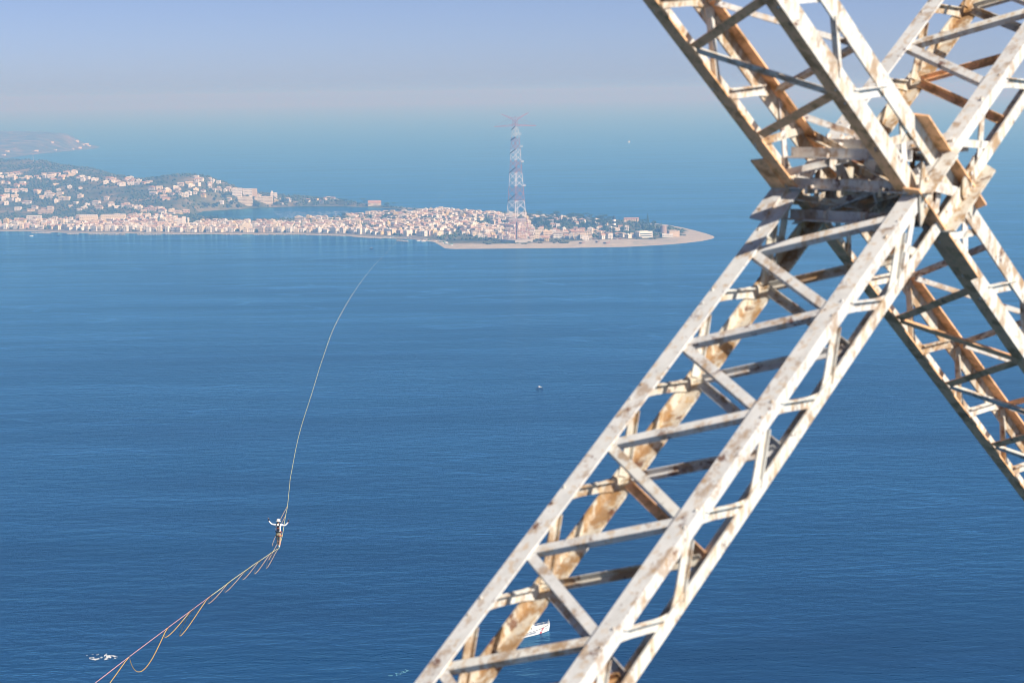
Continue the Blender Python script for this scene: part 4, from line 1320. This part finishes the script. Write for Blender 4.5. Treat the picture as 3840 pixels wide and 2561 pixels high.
small_boat(2023, 1458, 6.4, math.radians(195), HULLB, True, 'small dark blue hulled motorboat with white deck alone on open water')
small_boat(118, 887, 7, .3, HULLW, False, 'small white boat off the fields end of the village')
small_boat(219, 884.5, 6, .1, HULLB, False, 'small dark boat off the village quay')
small_boat(1393, 934, 6.5, .05, HULLB, True, 'small dark boat off the rock mole')
small_boat(1569, 905, 7, .4, HULLW, False, 'white boat moored by the rock islet')
small_boat(1588, 907, 8, .2, HULLW, True, 'white cabin boat moored off the harbour beach')
p = at(2359, 536); e = empty('sailing_boat', (p[0], p[1], .2), .5); tag(e, 'tiny white sailing boat far out in the haze', 'boat')
hb, _ = hull(11, 3.2, 1.3); hb.build('hull', HULLW, e)
MB().plate([(.3, 0, 1.6), (-4.6, 0, 1.9), (.2, 0, 14)], (0, 1, 0), .06).build('mainsail', HULLW, e)
MB().plate([(.8, 0, 1.6), (5.2, 0, 1.5), (.6, 0, 11.5)], (0, 1, 0), .06).build('jib', HULLW, e)
MB().tube([(.4, 0, 1), (.4, 0, 14.5)], .1, 5).build('mast', STEEL, e)

# helicopters on the beach
HB, HRED = plain('navy_helicopter_paint', (.03, .05, .16), .35, .1), plain('red_helicopter_paint', (.55, .05, .06), .35, .1)
def helicopter(qx, qy, rz, label):
    p = at(qx, qy, 2.0); g = ground(p[0], p[1])
    e = empty('helicopter', (p[0], p[1], g), rz); tag(e, label, 'helicopter')
    MB().tube([(3.2, 0, 1.5), (2.7, 0, 1.75), (1.2, 0, 2.05), (-1.2, 0, 2.1), (-2.6, 0, 2.3), (-3.2, 0, 2.4)], [.15, .75, 1.15, 1.15, .7, .35], 10).build('fuselage', HB, e, smooth=True)
    MB().tube([(2.75, 0, 1.95), (1.9, 0, 2.3), (1.2, 0, 2.35)], [.5, .86, .9], 10).build('canopy', GLASS, e)
    MB().tube([(-2.9, 0, 2.4), (-8.4, 0, 2.75)], [.42, .18], 8).build('tail_boom', HRED, e)
    MB().plate([(-8.6, 0, 2.4), (-7.7, 0, 2.4), (-8.5, 0, 4.3), (-9.1, 0, 4.3)], (0, 1, 0), .12).build('tail_fin', HRED, e)
    MB().box((-8.0, 0, 2.9), (.8, 2.4, .1)).build('tailplane', HULLW, e)
    MB().tube([(0, 0, 3.1), (0, 0, 3.9)], .2, 6).build('rotor_mast', STEEL, e)
    for k in range(4):
        a = .5 + k * math.pi / 2
        MB().beam((.2 * math.cos(a), .2 * math.sin(a), 3.85), (6 * math.cos(a), 6 * math.sin(a), 3.7), .36, .06).build('rotor_blade', STEEL, e)
    for s in (-1, 1):
        MB().tube([(2.6, 1.15 * s, .3), (2.2, 1.15 * s, .12), (-2.2, 1.15 * s, .12)], .08, 5).build('skid', STEEL, e)
        MB().tube([(1.2, 1.15 * s, .12), (1.1, .8 * s, 1.3)], .06, 5).tube([(-1.2, 1.15 * s, .12), (-1.1, .8 * s, 1.3)], .06, 5).build('skid_strut', STEEL, e)
helicopter(2177, 917, 2.6, 'navy and red helicopter parked on the sand nearer the pylon')
helicopter(2268, 916.5, 2.9, 'navy and red helicopter parked on the sand nearer the white modern building')
helicopter(2237, 914, 2.2, 'navy helicopter parked between two others on the sand')

# beach umbrellas in rows, cabins, cars, masts
UMB = plain('teal_beach_canvas', (.05, .13, .16), .9, .1)
UC = MB().lathe([(.25, 2.0), (.3, 1.2), (.14, 2.75)][1:] , n=8).mesh('canopy', UMB)
UC = MB().lathe([(1.25, 2.05), (.75, 2.35), (.05, 2.6)], n=8).mesh('canopy', UMB)
UPo = MB().tube([(0, 0, -.3), (0, 0, 2.5)], .04, 5).mesh('pole', WHITE_P)
for row in range(4):
    for k in range(22):
        qx = 2372 + k * 7.6 + row * 2.5 + tr.uniform(-.8, .8); qy = 917.5 - row * 3.0 - k * .28
        if tr.random() < .12: continue
        p = at(qx, qy, 2.2); g = ground(p[0], p[1])
        if g < .3: continue
        e = empty('beach_umbrella', (p[0], p[1], g)); tag(e, 'dark teal beach umbrella in the ' + ['row nearest the water', 'second row from the water', 'third row from the water', 'row farthest from the water'][row], 'umbrella', 'beach umbrellas in rows')
        place('canopy', UC, e); place('pole', UPo, e)
CARM = [plain(f'{n_}_car_paint', c, .35, .05, spec=.5) for n_, c in (('white', (.75, .75, .75)), ('silver', (.45, .46, .48)), ('dark', (.04, .045, .06)), ('red', (.4, .05, .05)))]
CN = ['white', 'silver', 'dark', 'red']
body = []
for m_ in CARM:
    mb = MB()
    pr = [(-2.1, .35), (2.1, .35), (2.1, .8), (1.3, .95), (.7, 1.45), (-1.2, 1.45), (-2.0, .95)]
    P = [(x, -.85, z) for x, z in pr] + [(x, .85, z) for x, z in pr]
    k = len(pr)
    body.append(mb.poly(P, [tuple(range(k - 1, -1, -1)), tuple(range(k, 2 * k))] + [(i, (i + 1) % k, k + (i + 1) % k, k + i) for i in range(k)]).mesh('body', m_))
cw = MB()
for x in (-1.3, 1.3):
    for y in (-.8, .8): cw.tube([(x, y - .1, .33), (x, y + .1, .33)], .33, 8)
CW = [MB().tube([(0, -.1, .33), (0, .1, .33)], .33, 8).mesh('wheel', BLK)]
CG = MB().box((-.2, 0, 1.2), (1.5, 1.74, .32)).mesh('side_window', GLASS)
for k in range(26):
    qx = tr.uniform(2150, 2250) if k < 16 else tr.uniform(2280, 2330)
    p = at(qx, tr.uniform(897, 901) if k < 16 else tr.uniform(896, 899), 3); g = ground(p[0], p[1])
    if not clear_of_houses(p[0], p[1], 1.5): continue
    i = tr.randrange(4)
    e = empty('parked_car', (p[0], p[1], g), tr.choice([0, 1.57]) + tr.uniform(-.1, .1)); tag(e, f'{CN[i]} car parked on the sandy lot behind the helicopters', 'car', 'cars on the sandy lot')
    place('body', body[i], e); place('side_window', CG, e)
    for x in (-1.3, 1.3):
        for y in (-.8, .8):
            o = place('wheel', CW[0], e); o.location = (x, y, 0)
for qx, qy, hp, lb in ((2010, 838, 30, 'tall pale light mast at the edge of the pine wood'), (1861, 830, 36, 'tall pale light mast among the houses of the spit'),
                       (1856, 838, 26, 'shorter light mast beside the taller one on the spit'), (1260, 822, 26, 'thin light mast on the near lagoon bank'), (1352, 822, 22, 'thin light mast among the lagoon side villas'), (125, 611, 30, 'white antenna mast on the hill top')):
    x, y, z = at_land(qx, qy); h = hp * y / F
    e = empty('light_mast', (x, y, z)); tag(e, lb, 'mast')
    MB().tube([(0, 0, -1), (0, 0, h)], [.5 if hp > 28 else .35, .25], 6).build('pole', WHITE_P, e)
    MB().box((0, 0, h), (2.4, 1.0, .9)).build('lamp_head', WHITE_P, e)
# mussel farm floats on the lagoon
cs = []
for row in range(9):
    for k in range(46):
        if tr.random() < .45: continue
        p = at(1030 + k * 6.2 + row * 3 + tr.uniform(-1, 1), 796 + row * 3.1 - k * .06 + tr.uniform(-.5, .5)); cs.append((p[0], p[1], .2))
ls = -sdf(LAKE, np.array([c[0] for c in cs]), np.array([c[1] for c in cs]))
cs = [c for c, l in zip(cs, ls) if l < -4]
V, Fc = clumps(cs, [np.array([.9, .6, .55])] * len(cs), .1)
tag(place('mussel_floats', np_mesh('mussel_floats', V, Fc, [HULLW])), 'rows of small white floats of a mussel farm on the lagoon', 'floats', kind='stuff')
# ------------------------------------------------------------------ coast guard vessel
bow_w = at(2052, 2364.5)
hd = math.radians(40)
bd = np.array([math.cos(hd), math.sin(hd)])
LB, BB, DB_ = 28.0, 6.4, 2.7
cg = empty('patrol_boat', (bow_w[0] - bd[0] * LB * .47, bow_w[1] - bd[1] * LB * .47, 0.0), hd)
tag(cg, 'white coast guard patrol boat with slanted red hull stripe', 'boat')
hb, rows = hull(LB, BB, DB_, sheer=.75, n=15)
hb.build('hull', HULLW, cg)
def side(t, v, off=.04, sgn=-1):
    """point on the hull side: t along the length, v from the waterline to the deck edge"""
    f_ = t * 14; i = min(13, int(f_)); f_ -= i
    lo = np.array(rows[i][1]) * (1 - f_) + np.array(rows[i + 1][1]) * f_
    hi = np.array(rows[i][2]) * (1 - f_) + np.array(rows[i + 1][2]) * f_
    p_ = lo * (1 - v) + hi * v
    return Vector((p_[0], sgn * (p_[1] + off), p_[2]))
for sgn in (-1, 1):
    m = MB(); nseg = 6
    P = []
    for k in range(nseg + 1):
        v = .02 + .93 * k / nseg
        c = .745 + .05 * v
        P += [side(c - .026, v, .03, sgn), side(c + .026, v, .03, sgn)]
    m.poly(P, [(2 * k, 2 * k + 1, 2 * k + 3, 2 * k + 2) for k in range(nseg)])
    m.build('red_stripe', HULLR, cg)
    m = MB(); n_ = 14
    m.poly([side(.769 + .017 * math.cos(a), .48 + .20 * math.sin(a), .06, sgn) for a in [2 * math.pi * k / n_ for k in range(n_)]], [tuple(range(n_))])
    m.build('roundel', HULLW, cg)
    m = MB()
    m.poly([side(.769 + .009 * math.cos(a), .48 + .10 * math.sin(a), .08, sgn) for a in [2 * math.pi * k / n_ for k in range(n_)]], [tuple(range(n_))])
    m.build('anchor_emblem', HULLB, cg)
    m = MB(); P = []
    for k in range(21):
        t = .03 + .95 * k / 20
        P += [side(t, .90, .05, sgn), side(t, .97, .05, sgn)]
    m.poly(P, [(2 * k, 2 * k + 1, 2 * k + 3, 2 * k + 2) for k in range(20)])
    m.build('rubbing_strake', STEEL, cg)
def text_on_side(s_, t0, v, size, sgn=-1):
    cu = bpy.data.curves.new('lettering', 'FONT'); cu.body = s_; cu.size = size; cu.align_x = 'LEFT'
    to = bpy.data.objects.new('lettering_tmp', cu); COL.objects.link(to)
    dg = bpy.context.evaluated_depsgraph_get()
    me = bpy.data.meshes.new_from_object(to.evaluated_get(dg))
    bpy.data.objects.remove(to)
    a = side(t0, v, .07, sgn); b = side(t0 + .1, v, .07, sgn)
    dx = (b - a).normalized()
    for q in me.vertices:
        t = t0 + q.co.x / LB
        p_ = side(min(t, .99), v, .07, sgn); u_ = side(min(t, .99), v + .02, .07, sgn) - p_
        q.co = p_ + u_.normalized() * q.co.y
    me.materials.clear(); me.materials.append(HULLB)
    place('lettering', me, cg)
text_on_side('GUARDIA COSTIERA', .27, .42, 1.05)
text_on_side('CP 320', .83, .50, .75)
dk = DB_ * 1.0
w_ = MB()
def frustum(x0, x1, y, z0, z1, rake_f, rake_b, ty):
    return MB().hexa([(x0, -y, z0), (x1, -y, z0), (x1, y, z0), (x0, y, z0), (x0 + rake_b, -ty, z1), (x1 - rake_f, -ty, z1), (x1 - rake_f, ty, z1), (x0 + rake_b, ty, z1)])
frustum(-8, 6.2, 2.5, dk, dk + 2.3, 3.0, .6, 2.2).build('deckhouse', HULLW, cg)
frustum(-5.5, 2.6, 2.1, dk + 2.28, dk + 4.3, 1.4, .5, 1.7).build('wheelhouse', HULLW, cg)
for x in (-4.2, -2.4, -.6): MB().box((x, -1.98, dk + 3.4), (1.2, .14, .8)).build('side_window', GLASS, cg)
for x in (-5.5, -2.5, .5): MB().box((x, -2.42, dk + 1.3), (.8, .12, .6)).build('porthole', GLASS, cg)
for y in (-1.1, 0, 1.1): MB().box((1.75, y, dk + 3.45), (.14, .85, .8)).build('windscreen', GLASS, cg)
MB().tube([(-3, 0, dk + 4.3), (-3.2, 0, dk + 8.6)], [.22, .1], 6).box((-3.1, 0, dk + 6.4), (.3, 2.6, .15)).box((-3.1, 0, dk + 7.4), (.4, 1.4, .3)).build('mast', HULLW, cg)
MB().lathe([(.5, 0), (.6, .5), (.3, .9)], (-1.2, 0, dk + 4.3), 10).build('radome', HULLW, cg)
MB().tube([(1.0, -1.2, dk + 4.2), (.9, -1.3, dk + 8.0)], .05, 4).build('whip_antenna', HULLW, cg)
MB().tube([(-10.5, 1.5, dk), (-10.8, 1.6, dk + 9.5)], .05, 4).build('whip_antenna', HULLW, cg)
MB().tube([(-.4 + .45 * math.cos(a), -1.2 + .1, dk + 4.75 + .45 * math.sin(a)) for a in [k * math.pi / 5 for k in range(11)]], .1, 6).build('life_ring', HULLR, cg)
for sgn in (-1, 1):
    rp = [side(.50 + .49 * k / 10, 1.0, -.2, sgn) for k in range(11)]
    up_ = Vector((0, 0, 1.05))
    MB().tube([q + up_ for q in rp], .045, 4).build('guard_rail', HULLW, cg)
    MB().tube([q + up_ * .5 for q in rp], .03, 4).build('guard_rail', HULLW, cg)
    for q in rp[::2]: MB().tube([q, q + up_], .04, 4).build('stanchion', HULLW, cg)
MB().tube([(LB * .49, 0, DB_ * 1.38), (LB * .50, 0, DB_ * 1.38 + 2.2)], .07, 5).build('jackstaff', HULLW, cg)

# ------------------------------------------------------------------ foam on the water
FOAM = plain('sea_foam', (.80, .84, .86), .9, .05)
WAKE = plain('aerated_turquoise_water', (.16, .42, .52), .5, .2)
def foam(quad, step, thr, name, label, mat, seed, fade=1.0, z=.10):
    """flecks of foam: small flat patches where a noise passes a threshold"""
    P = [at(*q) for q in quad]
    r = np.random.default_rng(seed)
    a, b, c, d = [p[:2] for p in P]
    nu = max(4, int(np.linalg.norm(b - a) / step)); nv = max(4, int(np.linalg.norm(d - a) / step))
    mb = MB()
    for i in range(nu):
        for j in range(nv):
            u, v = (i + .5) / nu, (j + .5) / nv
            p = (a * (1 - u) + b * u) * (1 - v) + (d * (1 - u) + c * u) * v
            n_ = float(smooth_noise(np.array([p[0] + seed * 31]), np.array([p[1] * .45]), step * 4, seed)[0]) * .65 + float(smooth_noise(np.array([p[0]]), np.array([p[1]]), step * 2.2, seed + 3)[0]) * .35
            e = min(u, 1 - u, 1) * 4; g = 1 - (2 * v - 1) ** 2
            if n_ * min(1, e) ** .4 * (.55 + .45 * g) > thr + r.uniform(-.04, .04):
                s = step * r.uniform(.25, .7)
                mb.poly([(p[0] + s * math.cos(k * 1.257 + 1), p[1] + s * math.sin(k * 1.257 + 1) * 1.3, z + r.uniform(0, .05)) for k in range(5)], [(0, 1, 2, 3, 4)])
    if mb.v: tag(mb.build(name, mat, fix=False), label, 'foam', kind='stuff')
foam([(305, 2478), (465, 2484), (465, 2450), (305, 2446)], .34, .555, 'breaking_foam', 'white breaking foam patch on dark water below the slackline', FOAM, 3)
foam([(1405, 2552), (1560, 2520), (1600, 2482), (1440, 2528)], .55, .58, 'boat_wake', 'turquoise churned wake water astern of the patrol boat', WAKE, 8)

# ------------------------------------------------------------------ slackline
def bl(d): return 11.5 + .14 * d - 3.55e-5 * d * d
def solve(px, py):
    r_ = ray(px, py); lo, hi = 40.0, 2400.0
    ts = np.linspace(60, 2300, 22401)
    P = CAM[None] + r_[None] * ts[:, None]
    f_ = P[:, 2] - (H_CAM - bl(P[:, 1]))
    k = np.where(np.diff(np.sign(f_)) != 0)[0]
    return P[k[0]] if len(k) else None
LINE_PX = [(180, 2690), (355, 2561), (485, 2461), (629, 2353), (726, 2281), (791, 2233), (823, 2210), (865, 2178), (894, 2157), (930, 2132), (955, 2114), (977, 2100),
           (1002, 2083), (1019, 2071), (1036, 2060), (1046, 2054), (1053, 2030), (1060, 2001), (1071, 1932), (1078, 1896), (1086, 1820), (1094, 1764), (1127, 1609), (1171, 1470), (1212, 1339),
           (1258, 1217), (1323, 1102), (1388, 1013), (1454, 942)]
LP = [solve(*q) for q in LINE_PX]
LP = [Vector(p) for p in LP if p is not None]
end = Vector((tp[0] - 4, tp[1] - 4, za - 12))
last = LP[-1]
for f_ in (.25, .5, .75, 1.0):
    q = last.lerp(end, f_)
    q.z -= 60 * f_ * (1 - f_); q.x -= 90 * f_ * (1 - f_)
    LP.append(q)
print('LINE', [tuple(round(c, 1) for c in p) for p in LP[:6]], LP[15], len(LP))
def cat_(P, n):
    """smooth curve through the points"""
    out = []
    for i in range(len(P) - 1):
        p0, p1, p2, p3 = P[max(i - 1, 0)], P[i], P[i + 1], P[min(i + 2, len(P) - 1)]
        for k in range(n):
            t = k / n
            out.append(.5 * ((2 * p1) + (p2 - p0) * t + (2 * p0 - 5 * p1 + 4 * p2 - p3) * t * t + (3 * p1 - p0 - 3 * p2 + p3) * t ** 3))
    return out + [P[-1]]
def rad_(p): return float(np.interp(p.y, [0, 120, 1000, 1400, 1800, 2600, 4000], [.0115, .0115, .060, .045, .018, .016, .016]))
PINK = plain('pink_webbing', (.80, .42, .40), .7, .1)
YEL = plain('pale_yellow_webbing', (.92, .84, .34), .7, .1)
ORG = plain('orange_backup_rope', (.95, .52, .06), .7, .1)
SAL = plain('salmon_backup_rope', (.90, .56, .26), .7, .1)
sl = empty('slackline', LP[5]); tag(sl, 'long slackline of pink and yellow webbing with hanging orange backup loops', 'slackline')
inv = -Vector(LP[5])
def rope(pts, mat, name, rs=1.0, n=5):
    MB().tube([p + inv for p in pts], [rad_(p) * rs for p in pts], n).build(name, mat, sl)
rope(cat_(LP[:6], 4), PINK, 'webbing', 1.0)
rope(cat_(LP[5:], 5), YEL, 'webbing', 1.0)
lr = random.Random(4)
spec = [(0, 2, .9, .15), (2, 3, 1.25, .22), (3, 4, .85, .60), (4, 5, 1.75, 1.15), (5, 7, .75, .55), (7, 9, .95, .75), (9, 11, .9, .65), (11, 13, 1.1, .7), (13, 15, 1.2, .6)]
for i, (ia, ib, sag, wind) in enumerate(spec):
    a, b = LP[ia], LP[ib]
    lft = Vector((-1, -.1, 0))
    pts = []
    for k in range(19):
        s = k / 18
        prof = (s * 4.2) * (1 - s) ** 1.25 * 1.02
        pts.append(a.lerp(b, s) + Vector((0, 0, -sag * prof)) + lft * (wind * math.sin(math.pi * s) ** .8 * (1.15 - .5 * s)))
    rope(pts, ORG if i < 4 else SAL, 'backup_loop', .95 if i < 4 else .75)
    MB().tube([a + inv + Vector((0, 0, .05)), a + inv - Vector((0, 0, .12))], .03, 6).build('loop_shackle', STEEL, sl)
# loops beyond the walker
for i in range(17, 20):
    a, b = LP[i - 1], LP[i]
    pts = [a.lerp(b, k / 10) + Vector((-.9 * math.sin(math.pi * k / 10), 0, -1.5 * math.sin(math.pi * k / 10))) for k in range(11)]
    rope(pts, SAL, 'backup_loop', .75)

# ------------------------------------------------------------------ the walker
foot = LP[15]
pe = empty('person', (foot.x, foot.y, foot.z + .02), math.radians(4))
tag(pe, 'person in white shirt, tan shorts and sun hat balancing on the slackline, arms raised', 'person')
SKIN = plain('bare_skin', (.52, .32, .22), .6, .06, 3)  # the skin's own even tone
SHIRT = plain('white_cotton', (.80, .80, .82), .85, .05, 4)
TAN = plain('tan_cotton', (.46, .36, .22), .85, .1, 4)
BLKC = plain('black_vest_cloth', (.02, .02, .03), .8, .1, 4)
HATM = plain('pale_hat_cloth', (.66, .60, .54), .85, .08, 4)
ORGC = plain('orange_harness_webbing', (.70, .14, .05), .7, .1, 4)
TEAL = plain('teal_shoe', (.05, .35, .42), .6, .1, 4)
HAIR = plain('brown_hair', (.10, .06, .04), .8, .1, 4)
def skinned(name, nodes, edges, mats, pick, sub=1):
    me = bpy.data.meshes.new(name + '_skel')
    me.from_pydata([n[0] for n in nodes], edges, [])
    o = bpy.data.objects.new(name + '_tmp', me); COL.objects.link(o)
    o.modifiers.new('skin', 'SKIN')
    for i, n in enumerate(nodes):
        me.skin_vertices[0].data[i].radius = n[1] if isinstance(n[1], tuple) else (n[1], n[1])
        me.skin_vertices[0].data[i].use_root = (i == 0)
    sb = o.modifiers.new('sub', 'SUBSURF'); sb.levels = sub; sb.render_levels = sub
    dg = bpy.context.evaluated_depsgraph_get()
    res = bpy.data.meshes.new_from_object(o.evaluated_get(dg))
    bpy.data.objects.remove(o)
    res.materials.clear()
    for m_ in mats: res.materials.append(m_)
    for f in res.polygons:
        f.use_smooth = True
        f.material_index = pick(f.center)
    return place(name, res, pe)
# joints, in metres: x right, y away from the camera (the way the walker faces), z up
nodes = [((0, 0, .93), (.165, .12)), ((0, .01, 1.10), (.145, .105)), ((0, .02, 1.28), (.165, .115)), ((0, .01, 1.43), (.15, .10)), ((0, .02, 1.51), (.06, .06)), ((0, .035, 1.585), (.062, .066)), ((0, .045, 1.66), (.078, .092)), ((0, .04, 1.73), (.055, .065)),
         ((-.175, .01, 1.455), .068), ((-.42, .06, 1.50), .050), ((-.555, .10, 1.66), .038), ((-.585, .10, 1.715), .034),
         ((.165, .01, 1.44), .068), ((.42, .06, 1.385), .050), ((.59, .10, 1.54), .038), ((.62, .10, 1.595), .034),
         ((-.085, .01, .84), .098), ((-.075, .16, .47), .066), ((-.035, .26, .10), .044), ((-.02, .36, .045), .038),
         ((.085, 0, .84), .098), ((.075, .06, .47), .068), ((.03, -.05, .10), .044), ((.02, .06, .045), .038),
         ((-.075, .14, .36), .064), ((.07, .03, .34), .066)]
edges = [(0, 1), (1, 2), (2, 3), (3, 4), (4, 5), (5, 6), (6, 7), (3, 8), (8, 9), (9, 10), (10, 11), (3, 12), (12, 13), (13, 14), (14, 15),
         (0, 16), (16, 17), (17, 24), (24, 18), (18, 19), (0, 20), (20, 21), (21, 25), (25, 22), (22, 23)]
def pick(c):
    if c.z > 1.03 and (abs(c.x) > .16 or c.z < 1.50): return 1 if abs(c.x) < .575 else 0
    if c.z > .52: return 2 if c.z < 1.1 else 0
    return 0
skinned('body', nodes, edges, [SKIN, SHIRT, TAN], pick, 2)
def hand(base, d, side_, name='hand'):
    """palm with five separate curled fingers, black fingerless glove over palm and wrist"""
    d = Vector(d).normalized(); s = Vector((side_, .15, 0)).normalized(); s = (s - d * s.dot(d)).normalized(); n = d.cross(s).normalized()
    b = Vector(base)
    nd = [(b, .030), (b + d * .05, (.042, .022))]; ed = [(0, 1)]
    for k in range(4):
        r0 = b + d * .09 + s * (.033 - .022 * k)
        ln = (.036, .042, .04, .03)[k]
        i0 = len(nd)
        nd += [(r0, .0095), (r0 + d * ln, .009), (r0 + d * ln * 1.5 + n * .022, .0085), (r0 + d * ln * 1.4 + n * .045, .008)]
        ed += [(1, i0), (i0, i0 + 1), (i0 + 1, i0 + 2), (i0 + 2, i0 + 3)]
    i0 = len(nd)
    nd += [(b + d * .035 + s * .045, .0115), (b + d * .075 + s * .065 + n * .012, .010), (b + d * .10 + s * .06 + n * .025, .009)]
    ed += [(1, i0), (i0, i0 + 1), (i0 + 1, i0 + 2)]
    skinned(name, [(tuple(q), r_) for q, r_ in nd], ed, [SKIN, BLKC], lambda c: 1 if (c - b).dot(d) < .125 else 0, 1)
hand((-.585, .10, 1.715), (-.15, .05, 1), 1)
hand((.62, .10, 1.595), (.25, .05, 1), -1)
MB().lathe([(.165, -.012), (.170, 0), (.105, .03), (.098, .10), (.075, .135), (.02, .145)], (0, .045, 1.685), 16).build('sun_hat', HATM, pe, smooth=True)
MB().tube([(0, -.03, 1.60), (0, -.05, 1.66)], [.05, .072], 8).build('hair', HAIR, pe)
fc = MB().tube([(0, .135, 1.66), (0, .155, 1.635), (0, .14, 1.625)], [.012, .017, .012], 6)
fc.build('nose', SKIN, pe)
for s in (-1, 1):
    MB().lathe([(.004, -.008), (.010, 0), (.004, .008)], (s * .03, .133, 1.672), 6).build('eye', BLKC, pe)
    MB().beam((s * .082, .03, 1.63), (s * .088, .02, 1.68), .03, .016, (1, 0, 0)).build('ear', SKIN, pe)
MB().beam((-.022, .135, 1.605), (.022, .135, 1.605), .012, .01, (0, 1, 0)).build('mouth', HAIR, pe)
# back pack vest with straps and its small emblem
MB().hexa([(-.095, -.20, 1.10), (.095, -.20, 1.10), (.085, -.10, 1.10), (-.085, -.10, 1.10), (-.085, -.19, 1.42), (.085, -.19, 1.42), (.08, -.09, 1.42), (-.08, -.09, 1.42)]).build('back_pack', BLKC, pe)
for s in (-1, 1):
    MB().tube([(s * .085, -.14, 1.40), (s * .105, -.09, 1.53), (s * .10, .05, 1.545), (s * .10, .14, 1.45)], .022, 6).build('shoulder_strap', BLKC, pe)
    MB().plate([(s * .012, -.203, 1.265), (s * .055, -.203, 1.255), (s * .06, -.203, 1.285), (s * .03, -.203, 1.30)], (0, 1, 0), .006).build('emblem', HULLR, pe)
MB().plate([(.018 * math.cos(k * .785), -.2025, 1.275 + .018 * math.sin(k * .785)) for k in range(8)], (0, 1, 0), .004).build('emblem_disc', plain('yellow_print', (.75, .5, .08)), pe)
def ring(z, rx, ry, r_, mat, name, c=(0, 0)):
    MB().tube([(c[0] + rx * math.cos(a), c[1] + ry * math.sin(a), z) for a in [k * math.pi / 10 for k in range(21)]], r_, 6, caps=False).build(name, mat, pe)
ring(1.03, .178, .137, .028, BLKC, 'waist_belt')
ring(.76, .112, .112, .022, ORGC, 'leg_loop', (.088, .01)); ring(.765, .112, .112, .022, BLKC, 'leg_loop', (-.088, .03))
MB().tube([(.14, -.12, 1.08), (.17, -.13, 1.02), (.155, -.12, .96)], .03, 6).build('carabiner_bundle', ORGC, pe)
for (x, y, z, m_) in ((.025, 0.0, .045, TEAL), (-.025, .31, .045, TEAL)):
    MB().hexa([(x - .045, y - .12, z - .045), (x + .045, y - .12, z - .045), (x + .04, y + .15, z - .045), (x - .04, y + .15, z - .045),
               (x - .038, y - .11, z + .05), (x + .038, y - .11, z + .05), (x + .03, y + .12, z + .01), (x - .03, y + .12, z + .01)]).build('shoe', m_, pe)
    MB().tube([(x, y - .05, z + .03), (x, y - .05, z + .11)], .05, 8).build('sock', SHIRT, pe)
# safety leash from the harness down to the line
MB().tube([(.0, .14, .95), (.10, .2, .6), (.10, .1, .2), (0.0, -.25, .02)], .012, 5).build('safety_leash', ORGC, pe)

# ------------------------------------------------------------------ a gull far off
p = at_depth(957, 1259, 900)
gu = empty('seabird', p, .6); tag(gu, 'dark seabird gliding over the open water', 'bird')
BIRD = plain('dark_bird_feathers', (.05, .05, .055), .8, .1)
MB().tube([(0, -.32, 0), (0, -.1, .02), (0, .15, .02), (0, .32, .0)], [.02, .1, .1, .03], 8).build('body', BIRD, gu)
for s in (-1, 1):
    MB().plate([(s * .06, .12, .03), (s * .45, .16, .16), (s * .95, -.02, .10), (s * .42, -.04, .13), (s * .06, -.10, .02)], (0, 0, 1), .02).build('wing', BIRD, gu)
MB().plate([(-.04, -.30, 0), (.04, -.30, 0), (.09, -.52, 0), (-.09, -.52, 0)], (0, 0, 1), .015).build('tail', BIRD, gu)
